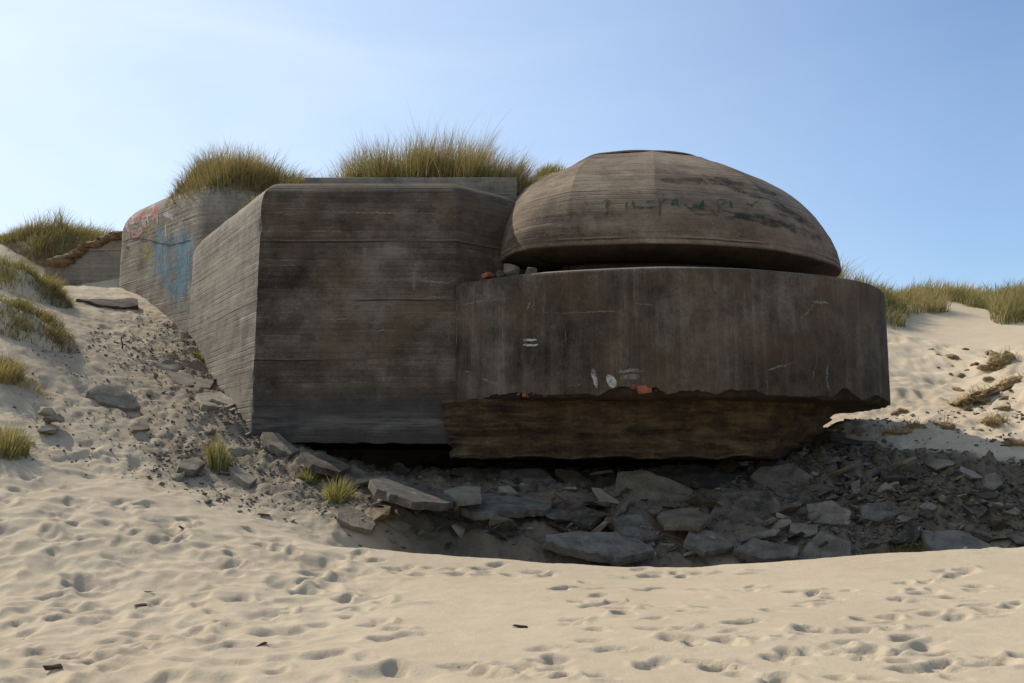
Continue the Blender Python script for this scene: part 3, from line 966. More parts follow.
def chunk_mesh(name, seed, n=16, sx=1.0, sy=0.75, sz=0.5, bevel=0.04, rough=0.03, box=0.75):
    r = random.Random(seed)
    bm = bmesh.new()
    for _ in range(n):
        d = Vector((r.uniform(-1, 1), r.uniform(-1, 1), r.uniform(-1, 1)))
        m_ = max(abs(d.x), abs(d.y), abs(d.z))
        if box > 1:
            d = Vector([math.copysign(1.0, c_) if abs(c_) > 0.25 else c_ for c_ in d])
            m_ = 1.0
        d = d / m_ * (r.uniform(0.9, 1.0) if box > 1 else r.uniform(0.7, 1.0)) if r.random() < box else d.normalized()
        bm.verts.new((d.x * sx * 0.5, d.y * sy * 0.5, d.z * sz * 0.5))
    res = bmesh.ops.convex_hull(bm, input=bm.verts)
    bmesh.ops.delete(bm, geom=[g for g in res['geom_interior'] if isinstance(g, bmesh.types.BMVert)], context='VERTS')
    bmesh.ops.dissolve_limit(bm, angle_limit=math.radians(12), verts=bm.verts, edges=bm.edges)
    if bevel:
        bmesh.ops.bevel(bm, geom=bm.edges[:], offset=bevel * min(sx, sy, sz), segments=1, affect='EDGES')
    bmesh.ops.triangulate(bm, faces=bm.faces)
    if rough:
        bmesh.ops.subdivide_edges(bm, edges=bm.edges, cuts=1, use_grid_fill=True)
        for v in bm.verts:
            v.co += Vector((mnoise.noise(v.co * 7 + Vector((seed, 0, 0))), mnoise.noise(v.co * 7 + Vector((0, seed, 9))), mnoise.noise(v.co * 7 + Vector((5, 0, seed))))) * rough
    me = bpy.data.meshes.new(name)
    bm.to_mesh(me)
    bm.free()
    return me


def tnormal(x, y, e=0.35):
    return Vector((-(h0(x + e, y) - h0(x - e, y)) / (2 * e), -(h0(x, y + e) - h0(x, y - e)) / (2 * e), 1)).normalized()


slab_count = 0


def slab(name, pts, thick, mat, label, cat='slab', tilt=(0, 0), lift=0.5, rough=1.0, group=None, base=None):
    """a broken slab: its outline lies in a plane on the rubble slope"""
    global slab_count
    slab_count += 1
    cu, cv = np.mean([p[0] for p in pts]), np.mean([p[1] for p in pts])
    c = np.array(base) if base is not None else hit(cu, cv)
    nrm = tnormal(c[0], c[1], 0.8)
    nrm = Vector((nrm.x + tilt[0], nrm.y + tilt[1], nrm.z)).normalized()
    nv = np.array(nrm)
    c = c + np.array([0, 0, thick * lift])
    out = []
    for i, (u, v) in enumerate(pts):
        u2, v2 = pts[(i + 1) % len(pts)]
        L = math.hypot(u2 - u, v2 - v)
        k = max(1, int(L / 5))
        for j in range(k):
            t = j / k
            jit = rough * 1.1 if j else 0.4
            out.append((u + (u2 - u) * t + random.uniform(-jit, jit) * 0.8, v + (v2 - v) * t + random.uniform(-jit, jit) * 0.7))
    P3 = []
    for (u, v) in out:
        d = ray(u, v)
        t = (c @ nv) / (d @ nv)
        P3.append(d * t)
    P3 = np.array(P3)
    cen = P3.mean(0)
    if (np.cross(P3[0] - cen, P3[len(P3) // 3] - cen) @ nv) < 0:
        P3 = P3[::-1]
    bm = bmesh.new()
    N = len(P3)
    rings = []
    thick *= 0.8
    for (sc, dz) in ((0.985, 0.0), (1.0, -0.1), (1.005, -0.55), (0.985, -1.0)):
        rings.append([bm.verts.new(tuple((p - cen) * sc + nv * thick * (dz + (0.10 * mnoise.noise(Vector(p) * 5 + Vector((0, 0, dz * 9))))) + (np.array([mnoise.noise(Vector(p) * 9 + Vector((dz * 20, 0, 0))), mnoise.noise(Vector(p) * 9 + Vector((0, dz * 20, 5))), 0]) * 0.02 * rough if dz else 0))) for p in P3])
    for a, b_ in zip(rings, rings[1:]):
        for i in range(N):
            j = (i + 1) % N
            bm.faces.new((a[j], a[i], b_[i], b_[j]))
    # top as concentric rings so that it can be uneven
    prev = rings[0]
    for sc in (0.7, 0.4):
        cur = [bm.verts.new(tuple((p - cen) * 0.985 * sc + nv * (thick * 0.18 * mnoise.fractal(Vector(((p - cen) * sc + cen)) * 2.2, 1.0, 2.0, 4)))) for p in P3]
        for i in range(N):
            j = (i + 1) % N
            bm.faces.new((prev[i], prev[j], cur[j], cur[i]))
        prev = cur
    k = bm.verts.new((0, 0, 0))
    for i in range(N):
        bm.faces.new((prev[i], prev[(i + 1) % N], k))
    kb = bm.verts.new(tuple(-nv * thick))
    for i in range(N):
        bm.faces.new((rings[-1][(i + 1) % N], rings[-1][i], kb))
    bmesh.ops.recalc_face_normals(bm, faces=bm.faces)
    me = bpy.data.meshes.new(name)
    bm.to_mesh(me)
    bm.free()
    me.polygons.foreach_set('use_smooth', np.ones(len(me.polygons), bool))
    me.set_sharp_from_angle(angle=math.radians(28))
    o = link(name, me, M[mat], None, tuple(cen))
    return tag(o, label, cat, group)


SL = 'broken_slab'
slab(SL, [(370, 479), (393, 476), (425, 488), (458, 499), (450, 503), (416, 502), (376, 489)], 0.16, 'blue', 'long blue grey slab at the upper left of the shaded hollow', tilt=(0.1, 0.1), lift=1.3)
slab(SL, [(459, 501), (482, 493), (515, 496), (553, 501), (549, 508), (474, 513), (462, 508)], 0.16, 'blue', 'wide blue grey slab right of the pale piece in the hollow', tilt=(0.05, 0.1), lift=1.3)
slab(SL, [(444, 491), (466, 485), (481, 487), (482, 498), (458, 500)], 0.12, 'slab', 'small pale piece lying across two blue grey slabs', tilt=(0, 0.05), lift=3.0)
slab(SL, [(546, 534), (575, 531), (630, 532), (655, 550), (622, 558), (580, 550), (547, 542)], 0.2, 'blue', 'pale blue grey slab at the near edge of the hollow below the dome', tilt=(0.1, 0.08), lift=1.5)
slab(SL, [(606, 517), (641, 514), (663, 537), (640, 541), (622, 532)], 0.14, 'blue', 'dark bluish slab beside the narrow leaning slab in the hollow', tilt=(0.25, 0.0), lift=1.3)
slab(SL, [(591, 487), (600, 488), (631, 511), (622, 517), (600, 504)], 0.15, 'tan', 'narrow tan slab leaning against the largest tan slab', tilt=(-0.35, -0.3), lift=1.3)
slab(SL, [(618, 471), (642, 470), (668, 478), (693, 489), (693, 502), (648, 511), (626, 500), (614, 490)], 0.2, 'tan', 'largest tan slab, tilted under the middle of the brown foundation', tilt=(0.25, -0.45), lift=1.5)
slab(SL, [(555, 469), (575, 471), (593, 482), (586, 490), (566, 480)], 0.15, 'tan', 'small tan slab in the dark gap left of the largest tan slab', tilt=(0.1, -0.4), lift=1.2)
slab(SL, [(648, 468), (700, 464), (735, 474), (728, 486), (694, 482), (662, 474)], 0.15, 'slab', 'dim grey slab deep under the foundation behind the largest tan slab', tilt=(0.1, -0.2), lift=1.0)
slab(SL, [(750, 476), (760, 467), (795, 463), (813, 477), (806, 494), (783, 495), (764, 485)], 0.2, 'slab', 'tilted grey slab under the right end of the foundation', tilt=(-0.1, -0.4), lift=1.3)
slab(SL, [(709, 514), (722, 493), (745, 491), (773, 491), (789, 519), (762, 531), (727, 530)], 0.22, 'slab', 'broad grey slab in the middle of the rubble standing tilted to the beach', tilt=(-0.05, -0.5), lift=1.3)
slab(SL, [(790, 522), (818, 525), (818, 534), (804, 537), (790, 531)], 0.18, 'slab', 'small light grey block between the two big grey slabs', tilt=(0, -0.3), lift=1.5)
slab(SL, [(794, 563), (808, 542), (821, 530), (850, 541), (853, 562)], 0.2, 'slab', 'big grey triangular slab standing at the sand crest', tilt=(0.1, -0.6), lift=1.0)
slab(SL, [(733, 550), (752, 538), (799, 547), (798, 557), (760, 559)], 0.16, 'slab', 'flat grey slab left of the triangular slab at the sand crest', tilt=(0, 0.08), lift=1.4)
slab(SL, [(807, 504), (832, 500), (852, 512), (848, 525), (812, 522)], 0.18, 'rubble', 'brownish slab above the triangular grey slab', tilt=(0, -0.5), lift=1.1)
slab(SL, [(846, 461), (862, 460), (867, 477), (846, 475)], 0.22, 'slab', 'small pale square block high on the rubble right of the foundation', tilt=(-0.1, -0.7), lift=1.6)
slab(SL, [(880, 469), (900, 471), (908, 478), (884, 478)], 0.15, 'slab', 'pale flat piece right of the square block on the rubble', tilt=(0, -0.4), lift=1.4)
slab(SL, [(922, 532), (960, 530), (992, 545), (990, 556), (935, 556)], 0.18, 'blue', 'large dark grey slab at the right end of the sand crest', tilt=(0.1, 0.05), lift=0.9)
slab(SL, [(337, 508), (352, 505), (377, 522), (372, 530), (352, 526), (338, 517)], 0.12, 'slab', 'smooth grey slab below the two green tufts on the slope', tilt=(0.0, -0.1), lift=0.9)
slab(SL, [(378, 513), (392, 511), (412, 526), (404, 531), (388, 523)], 0.12, 'earthy', 'narrow brown slab right of the smooth grey slab on the slope', tilt=(0.1, -0.1), lift=1.0)
slab('sandstone_block', [(87, 391), (97, 386), (120, 387), (134, 396), (141, 406), (128, 408), (100, 402)], 0.22, 'earthy', 'dark wedge shaped boulder alone on the middle of the left sand slope', 'rock', tilt=(0.1, -0.45), lift=1.3)
slab(SL, [(131, 425), (149, 424), (150, 428), (132, 430)], 0.07, 'tan', 'thin pale strip of stone below the dark boulder on the slope', lift=0.9)
slab(SL, [(180, 460), (196, 458), (206, 462), (196, 470), (178, 467)], 0.16, 'earthy', 'grey layered stone just left of the tallest green tuft', lift=0.55)
slab(SL, [(228, 466), (240, 468), (257, 478), (250, 484), (234, 476)], 0.18, 'earthy', 'dark stone just right of the tallest green tuft', lift=0.55)
slab(SL, [(155, 363), (170, 360), (184, 366), (178, 373), (160, 371)], 0.2, 'earthy', 'grey stone on the slope near the pale left wall', tilt=(0, -0.3), lift=0.55)
slab(SL, [(166, 371), (190, 372), (215, 380), (210, 388), (180, 384)], 0.14, 'earthy', 'flat earthy slab below the grey stone near the pale left wall', lift=0.2)
slab(SL, [(196, 394), (220, 391), (238, 402), (225, 408), (203, 404)], 0.18, 'earthy', 'sandy slab touching the foot of the pale left wall', lift=0.2)
slab(SL, [(262, 432), (278, 433), (300, 450), (290, 455), (270, 444)], 0.18, 'earthy', 'leaning stone at the lower left corner of the main block', tilt=(0.1, -0.3), lift=1.2)
slab(SL, [(300, 452), (330, 455), (352, 466), (340, 472), (312, 464)], 0.16, 'slab', 'flat stone under the left end of the main block', lift=1.1)
slab(SL, [(338, 462), (362, 470), (366, 486), (350, 488), (336, 476)], 0.2, 'slab', 'pale blocky stone beside the long blue grey slab', tilt=(0.1, -0.3), lift=1.2)
slab(SL, [(690, 528), (722, 533), (735, 546), (705, 552), (684, 541)], 0.12, 'rubble', 'dark slab in front of the broad middle grey slab', tilt=(0.15, 0.1), lift=1.3)
slab(SL, [(655, 512), (690, 507), (712, 516), (700, 526), (664, 524)], 0.13, 'tan', 'flat tan slab between the largest tan slab and the broad grey slab', tilt=(-0.1, 0.1), lift=1.2)
slab(SL, [(500, 470), (540, 468), (556, 480), (530, 490), (504, 482)], 0.13, 'blue', 'dark slab in the black shade below the foundation', tilt=(0, -0.2), lift=0.9)
slab(SL, [(550, 505), (575, 498), (600, 516), (590, 525), (562, 518)], 0.12, 'slab', 'dull grey slab between wide blue slab and dark bluish slab', tilt=(-0.2, 0.05), lift=1.3)
slab(SL, [(860, 505), (890, 500), (905, 512), (880, 521), (862, 518)], 0.14, 'blue', 'dark slab in the rubble left of the right hand sand bank', tilt=(0.1, -0.3), lift=0.9)
slab(SL, [(985, 475), (996, 472), (1003, 484), (994, 490), (984, 487)], 0.3, 'rubble', 'dark upright rock where the shadow meets the right dune', 'rock', tilt=(0, -0.8), lift=1.3)
# plank of rotten timber under the left wall
slab('rotten_plank', [(77, 298.5), (110, 299), (128, 297.5), (138, 299), (139, 305), (122, 307.5), (96, 304)], 0.22, 'wood', 'dark rotten plank lying on the sand beside the left end of the bunker', 'plank', tilt=(0.05, -0.1), lift=1.1)

# stacked stones, left of the boulder
stack = [((46, 420), 0.42), ((52, 424), 0.36), ((48, 430), 0.46)]
for k, ((u, v), sz) in enumerate(stack):
    c = hit(u, v + 4)
    o = link('layered_stone', chunk_mesh('layered_stone', 300 + k, 14, sz, sz * 0.8, 0.16), M['earthy'], None, (c[0], c[1] + 0.02, c[2] + 0.06 + 0.12 * (2 - k) * 0.5))
    o.rotation_euler = (random.uniform(-.2, .2), random.uniform(-.2, .2), random.uniform(0, 3))
    tag(o, ('topmost grey stone of the small pile left of the dark boulder', 'middle grey stone of the small pile left of the dark boulder', 'lowest grey stone of the small pile left of the dark boulder')[k], 'stone')

# stones on the ring's ledge, by the block
t_ledge = None


def ledge_z(x, y):
    loc, nrm, i, d = t_ledge.ray_cast(Vector((x, y, ZT + 0.5)), Vector((0, 0, -1)))
    return loc.z if loc is not None else ZT


bm_ = bmesh.new()
bm_.from_mesh(ring.data)
t_ledge = BVHTree.FromBMesh(bm_)
bm_.free()
for (x, y, s_, lab, mt) in ((-0.02, 18.68, 0.36, 'largest pale stone in the little heap on the ring ledge', 'earthy'), (-0.24, 18.72, 0.24, 'dark stone at the left of the heap on the ring ledge', 'rubble'),
                            (0.36, 18.58, 0.36, 'flat grey stone at the right of the heap on the ring ledge', 'earthy'), (-0.46, 18.84, 0.22, 'reddish broken brick at the left end of the heap on the ring ledge', 'brick')):
    flat_ = 'flat' in lab
    o = link('ledge_stone', chunk_mesh('ledge_stone', int(s_ * 1000) + int((x + 2) * 50), 40 if mt == 'brick' else 14, s_, s_ * 0.7, s_ * (0.35 if flat_ or mt == 'brick' else 0.75), 0.04, 0.02, 2.0 if mt == 'brick' else 0.75), M[mt], None, (x, y, ledge_z(x, y) + s_ * (0.12 if flat_ else 0.30)))
    o.rotation_euler = (0.2, 0.1, x * 5)
    tag(o, lab, 'stone')

# small rubble ------------------------------------------------------------
protos = [chunk_mesh('rubble_stone', k, 11 + k % 6, 1.0, random.uniform(0.6, 0.95), random.uniform(0.3, 0.6), 0.05, 0.035) for k in range(12)]
for p in protos:
    p.materials.append(M['earthy'])
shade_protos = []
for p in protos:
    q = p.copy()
    q.materials[0] = M['rubble']  # darker copy, shade of hollow and heap put into the colour
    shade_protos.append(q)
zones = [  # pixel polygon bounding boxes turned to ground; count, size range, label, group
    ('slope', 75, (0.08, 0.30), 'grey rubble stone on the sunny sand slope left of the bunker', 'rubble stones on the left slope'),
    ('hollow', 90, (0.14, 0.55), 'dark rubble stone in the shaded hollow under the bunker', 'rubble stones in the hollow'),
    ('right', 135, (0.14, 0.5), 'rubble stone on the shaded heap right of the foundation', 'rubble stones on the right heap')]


def inpoly(x, y, poly):
    c = False
    n = len(poly)
    for i in range(n):
        (x1, y1), (x2, y2) = poly[i], poly[(i + 1) % n]
        if (y1 > y) != (y2 > y) and x < (x2 - x1) * (y - y1) / (y2 - y1) + x1:
            c = not c
    return c


ZP = {'slope': [(110, 330), (190, 345), (250, 432), (345, 470), (430, 520), (440, 553), (330, 540), (220, 515), (120, 470), (60, 400)],
      'hollow': [(345, 470), (560, 465), (800, 465), (830, 500), (850, 560), (500, 560), (400, 545)],
      'right': [(800, 455), (832, 420), (900, 450), (985, 482), (1040, 490), (1040, 545), (880, 556), (840, 530)]}
first = None
for zname, cnt, (s0, s1), lab, grp in zones:
    poly = ZP[zname]
    us, vs = [p[0] for p in poly], [p[1] for p in poly]
    k = 0
    tries = 0
    while k < cnt and tries < 5000:
        tries += 1
        u, v = random.uniform(min(us), max(us)), random.uniform(min(vs), max(vs))
        if zname == 'slope' and random.random() > 0.25 + 0.75 * min(1, max(0, (u - 100) / 160)):
            continue
        if not inpoly(u, v, poly):
            continue
        c = hit(u, v)
        if c[1] < 14.9:
            continue
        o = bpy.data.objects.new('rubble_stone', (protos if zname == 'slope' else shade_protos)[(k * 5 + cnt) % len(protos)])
        COL.objects.link(o)
        s_ = s0 + (s1 - s0) * random.random() ** 2.2
        o.scale = (s_, s_ * random.uniform(0.7, 1), s_ * random.uniform(0.6, 1.1))
        o.rotation_euler = (random.uniform(-.5, .5), random.uniform(-.5, .5), random.uniform(0, 6.3))
        o.location = (c[0], c[1], c[2] + s_ * 0.10)
        tag(o, lab, 'stone', grp)
        k += 1

# small flat pieces wedged between the big slabs
flat = [chunk_mesh('slab_piece', 1200 + k, 13 + k % 5, 1.0, random.uniform(0.55, 0.9), random.uniform(0.10, 0.2), 0.03, 0.02) for k in range(10)]
for k, p in enumerate(flat):
    p.materials.append(M[('slab', 'blue', 'slab', 'tan', 'rubble')[k % 5]])
for (zn, cnt, lab, grp) in (('hollow', 75, 'small flat broken piece wedged between the big slabs in the shaded hollow', 'small slab pieces in the hollow'),
                            ('right', 45, 'small flat broken piece on the shaded heap right of the foundation', 'small slab pieces on the right heap')):
    poly = ZP[zn]
    us, vs = [p[0] for p in poly], [p[1] for p in poly]
    k = 0
    while k < cnt:
        u, v = random.uniform(min(us), max(us)), random.uniform(min(vs), max(vs))
        if not inpoly(u, v, poly):
            continue
        c = hit(u, v)
        if c[1] < 15.2:
            continue
        o = bpy.data.objects.new('slab_piece', flat[(k * 3) % len(flat)])
        COL.objects.link(o)
        s_ = 0.28 + 0.62 * random.random() ** 1.6
        o.scale = (s_, s_ * random.uniform(0.7, 1), s_ * random.uniform(0.7, 1.2))
        o.rotation_euler = (random.gauss(0.28, 0.28), random.gauss(0, 0.28), random.uniform(0, 6.3))
        o.location = (c[0], c[1], c[2] + s_ * 0.07)
        tag(o, lab, 'slab', grp)
        k += 1

# gravel: nobody could count it
base = []
for k in range(6):
    me = chunk_mesh('tmp', 900 + k, 9, 1, 0.8, 0.55, 0, 0)
    v = np.empty(len(me.vertices) * 3, np.float32)
    me.vertices.foreach_get('co', v)
    f = np.array([list(p.vertices) for p in me.polygons], np.int32)
    base.append((v.reshape(-1, 3), f))
    bpy.data.meshes.remove(me)
gv, gf, off = [], [], 0
NG = 36000
xs_ = rng.uniform(-9, 12, NG * 4)
ys_ = rng.uniform(14.6, 24, NG * 4)
rv = bil(gx, gy, rub, xs_, ys_)
rv = np.maximum(rv, 0)
rv = np.maximum(rv * np.clip(0.55 + value_noise(xs_, ys_, 0.9, 71, 3) * 0.9 + (xs_ > 4) * 0.3, 0.05, 1), np.maximum(0.10 * (xs_ < -4) * (ys_ > 15) * np.clip((xs_ + 10) / 3, 0, 1), 0.05 * (xs_ > 7) * (ys_ > 18)))
keep = rng.random(NG * 4) < rv ** 1.15 * np.where(ys_ < 15.4, 0.3, 0.85) * np.where(xs_ > 5, 1.3, 1)
xs_, ys_ = xs_[keep][:NG], ys_[keep][:NG]
zs_ = hv(xs_, ys_)
for x, y, z in zip(xs_, ys_, zs_):
    v, f = base[int(rng.integers(6))]
    s_ = 0.018 + (0.13 if x > 4.5 else 0.085) * rng.random() ** (2.2 if x > 4.5 else 3)
    a = rng.uniform(0, 6.28)
    ca, sa = math.cos(a), math.sin(a)
    w = v * (s_, s_ * rng.uniform(0.5, 1), s_ * rng.uniform(0.5, 1.2))
    w = np.stack([w[:, 0] * ca - w[:, 1] * sa, w[:, 0] * sa + w[:, 1] * ca, w[:, 2]], 1) + (x, y, z + s_ * 0.12)
    gv.append(w)
    gf.append(f + off)
    off += len(w)
gme = mesh_arrays('gravel', np.concatenate(gv), [np.concatenate(gf)])
tag(link('gravel', gme, M['pebble']), 'crushed concrete gravel scattered over the sand round the bunker', 'gravel', kind='stuff')

# brown turf edge hanging over the low wall
bm = bmesh.new()
random_z = [random.uniform(-0.05, 0.10) for _ in range(26)]
for k in range(26):
    x = -13.1 + 2.3 * k / 25
    z = float(np.interp(x, xs, zt))
    for q in range(2):
        ret = bmesh.ops.create_icosphere(bm, subdivisions=2, radius=1.0)
        sx, sz_ = random.uniform(0.12, 0.38), random.uniform(0.04, 0.13)
        for v in ret['verts']:
            d = v.co.normalized()
            f = 1 + 0.35 * mnoise.fractal(d * 1.5 + Vector((k, q, 0)), 1.0, 2.0, 3)
            v.co = Vector((x + d.x * sx * f, 27.98 + q * 0.2 + d.y * 0.16 * f, z + random_z[k] + d.z * sz_ * f))
me = bpy.data.meshes.new('turf_edge')
bm.to_mesh(me)
bm.free()
o = link('turf_edge', me, M['earth'])
o.parent = wl
o.matrix_parent_inverse = Matrix.Translation(-wl.location)

# driftwood crumbs on the beach
for k, (u, v, L, lab) in enumerate(((519, 628, 0.16, 'short dark stick lying alone on the smooth sand'), (182, 529, 0.16, 'dark flat chip at the edge of the trodden sand'), (140, 606, 0.13, 'dark scrap in the middle of the trodden sand'),
                                    (52, 673, 0.2, 'dark stub at the lower left corner of the sand'), (262, 645, 0.14, 'dark chip in the lower middle of the trodden sand'), (148, 593, 0.12, 'little twig among the footprints on the left'))):
    c = hit(u, v)
    o = link('driftwood', chunk_mesh('driftwood', 50 + k, 12, L, L * 0.3, L * 0.22), M['twig'], None, tuple(c + np.array([0, 0, L * 0.07])))
    o.rotation_euler = (0, random.uniform(-0.2, 0.2), random.uniform(-0.6, 0.6))
    tag(o, lab, 'driftwood')


def tube_mesh(name, pts, r, seg=6, taper=True):
    pts = [Vector(p) for p in pts]
    V, Fc = [], []
    for i, p in enumerate(pts):
        t = (pts[min(i + 1, len(pts) - 1)] - pts[max(i - 1, 0)]).normalized()
        a = t.orthogonal().normalized()
        b_ = t.cross(a)
        rr = r * (1 - 0.4 * i / (len(pts) - 1)) if taper else r
        for k in range(seg):
            V.append(tuple(p + (a * math.cos(6.283 * k / seg) + b_ * math.sin(6.283 * k / seg)) * rr))
    for i in range(len(pts) - 1):
        for k in range(seg):
            Fc.append((i * seg + k, i * seg + (k + 1) % seg, (i + 1) * seg + (k + 1) % seg, (i + 1) * seg + k))
    Fc += [tuple(range(seg))[::-1], tuple((len(pts) - 1) * seg + k for k in range(seg))]
    me = bpy.data.meshes.new(name)
    me.from_pydata(V, [], Fc)
    return me


c = hit(122, 349)
tag(link('iron_stake', tube_mesh('iron_stake', [(0, 0, -0.1), (0.01, 0, 0.08), (-0.03, 0, 0.2), (-0.02, 0, 0.26)], 0.02), M['rust'], None, tuple(c)), 'short rusty stake standing in the sand slope above the dark boulder', 'stake')
for k, (u, v, pts, lab) in enumerate((
        (612, 540, [(-0.35, 0, 0.05), (-0.1, 0, 0.25), (0.0, 0, 0.28), (0.02, 0, 0.55)], 'bent rusty bar above the pale blue slab at the near edge'),
        (560, 512, [(-0.1, 0, 0.3), (0.1, 0, 0.15), (0.35, -0.2, 0.05)], 'thin rusty bar across the dull grey slab'),
        (665, 548, [(-0.3, 0, 0.05), (0.0, 0, 0.2), (0.3, 0, 0.1)], 'curved rusty bar among stones in the middle of the hollow'))):
    c = hit(u, v)
    tag(link('reinforcing_bar', tube_mesh('reinforcing_bar', pts, 0.02), M['rust'], None, tuple(c)), lab, 'iron bar')
c = hit(27, 444)
tag(link('plastic_scrap', lump_mesh('plastic_scrap', 0.11, 0.06, 0.02, 3, 0.6, 2, 3), M['plastic'], None, tuple(c + np.array([0, 0, 0.02]))), 'bright green plastic scrap beside the left edge grass tuft', 'litter')


# debris caught on the broken lower edge of the ring
def on_ring(u, dv):
    us = 512 + F * rc[:, 0] / rc[:, 1]
    m_ = np.where(rc[:, 1] < 21)[0]
    i = m_[np.argmin(np.abs(us[m_] - u))]
    t = rc[(i + 1) % len(rc)] - rc[i - 1]
    nrm = np.array([t[1], -t[0]]) / np.linalg.norm(t)
    return rc[i], nrm, i


# ------------------------------------------------------------------ paint and stains lying on the concrete
def bvh(o):
    bm = bmesh.new()
    bm.from_mesh(o.data)
    t = BVHTree.FromBMesh(bm)
    bm.free()
    return t


def stroke_mesh(name, tree, strokes, offs=0.006, wig=1.1):
    """strokes: (list of picture points, width in metres): each follows the wall it is painted on"""
    V, Fc = [], []
    for pts, w in strokes:
        dense = []
        for (a, b_) in zip(pts, pts[1:]):
            k = max(1, int(math.hypot(b_[0] - a[0], b_[1] - a[1]) / 2))
            dense += [(a[0] + (b_[0] - a[0]) * j / k, a[1] + (b_[1] - a[1]) * j / k) for j in range(k)]
        dense.append(pts[-1])
        if wig:
            dense = [(u + wig * mnoise.fractal(Vector((u * 0.35, v * 0.35, 2)), 1.0, 2.0, 3), v + wig * mnoise.fractal(Vector((u * 0.35, v * 0.35, 9)), 1.0, 2.0, 3)) for u, v in dense]
        H = []
        for (u, v) in dense:
            d = Vector(ray(u, v)).normalized()
            loc, nrm, i, _ = tree.ray_cast(Vector((0, 0, 0)), d)
            if loc is not None:
                if nrm.dot(d) > 0: nrm = -nrm
                H.append((loc, nrm))
        if len(H) < 2:
            continue
        o = len(V)
        m_ = len(H)
        ns = max(1, int(w / 0.12))
        for i, (p, n_) in enumerate(H):
            t = H[min(i + 1, m_ - 1)][0] - H[max(i - 1, 0)][0]
            if t.length < 1e-6: t = Vector((1, 0, 0))
            sd = n_.cross(t.normalized())
            ww = w * (0.8 + 0.55 * mnoise.noise(p * 4)) * min(1, 0.35 + 0.4 * min(i, m_ - 1 - i))
            for q in range(ns + 1):
                x = p + sd * ww * (q / ns - 0.5)
                loc, n2, _, _ = tree.find_nearest(x)
                if n2.dot(n_) < 0: n2 = -n2
                V.append(tuple(loc + n2 * offs))
        for i in range(m_ - 1):
            for q in range(ns):
                a = o + i * (ns + 1) + q
                Fc.append((a, a + 1, a + ns + 2, a + ns + 1))
    me = bpy.data.meshes.new(name)
    me.from_pydata(V, [], Fc)
    return me


def paint(name, owner, tree, strokes, mat, offs=0.006, label=None, split=False):
    for st in ([[q] for q in strokes] if split else [strokes]):
        me = stroke_mesh(name, tree, st, offs)
        if len(me.polygons) == 0:
            continue
        o = link(name, me, M[mat])
        o.parent = owner
        if label: o['label'] = label


t_rear, t_ring, t_dome, t_main, t_tier = bvh(rear), bvh(ring), bvh(dome), bvh(main), bvh(tier)
blue = []
br = random.Random(3)
for k in range(15):
    u = 155 + k * 2.6 + br.uniform(-1, 1)
    v0, v1 = 231 + br.uniform(-6, 10) + (k > 7) * 3, 290 + br.uniform(-10, 12) + (8 if 5 < k < 13 else -12)
    blue.append(([(u + br.uniform(-2, 2), v0), (u + br.uniform(-2, 2), (v0 + v1) / 2), (u + br.uniform(-2, 2), min(v1, 288 + (u - 150) * 0.5))], br.uniform(0.16, 0.32)))
blue += [([(156, 228), (160, 236), (158, 250)], 0.2), ([(170, 248), (180, 243), (190, 240)], 0.2), ([(178, 296), (181, 306), (180, 314)], 0.12), ([(160, 265), (172, 270), (188, 262)], 0.18), ([(162, 284), (175, 290), (186, 282)], 0.18)]
paint('blue_graffiti', rear, t_rear, blue, 'wblu', 0.006, 'faded blue scrawl')
red = [([(128, 214), (127, 226), (131, 236)], 0.12), ([(128, 214), (136, 209), (142, 213), (138, 222), (130, 224)], 0.12), ([(144, 208), (143, 222), (147, 228)], 0.12), ([(148, 212), (152, 206), (156, 210), (153, 222)], 0.14),
       ([(154, 206), (156, 214), (158, 223)], 0.22), ([(131, 230), (138, 234), (141, 228), (143, 236)], 0.12), ([(126, 218), (134, 217), (146, 216), (156, 214)], 0.1), ([(140, 203), (150, 199), (157, 200)], 0.16), ([(133, 238), (138, 236), (143, 231)], 0.14)]
paint('red_graffiti', rear, t_rear, red, 'wred', 0.008, 'faded red and pink letters')
paint('yellow_graffiti', rear, t_rear, [([(146, 236), (150, 228), (154, 226)], 0.22), ([(143, 246), (149, 250), (154, 246)], 0.26), ([(140, 254), (148, 258), (154, 254)], 0.18), ([(150, 232), (152, 244), (151, 258)], 0.26)], 'wyel', 0.005, 'faded yellow patch')
paint('white_graffiti', rear, t_rear, [([(133, 216), (134, 226), (139, 228)], 0.07), ([(138, 214), (141, 226)], 0.06), ([(147, 214), (149, 226)], 0.07), ([(164, 214), (172, 217), (180, 222), (184, 228)], 0.2), ([(166, 224), (166, 240)], 0.1), ([(137, 222), (148, 220)], 0.06)], 'wwhi', 0.010, 'pale worn lettering')
paint('crack', rear, t_rear, [([(124, 243), (130, 239.5), (137, 238), (146, 239.5), (155, 242), (163, 244), (172, 245), (182, 243), (191, 240)], 0.035), ([(126, 247), (129, 248)], 0.12), ([(165, 192), (168, 190), (173, 189)], 0.03), ([(164, 199), (166, 193)], 0.03)], 'crack', 0.012, 'dark crack across the wall')
green = []
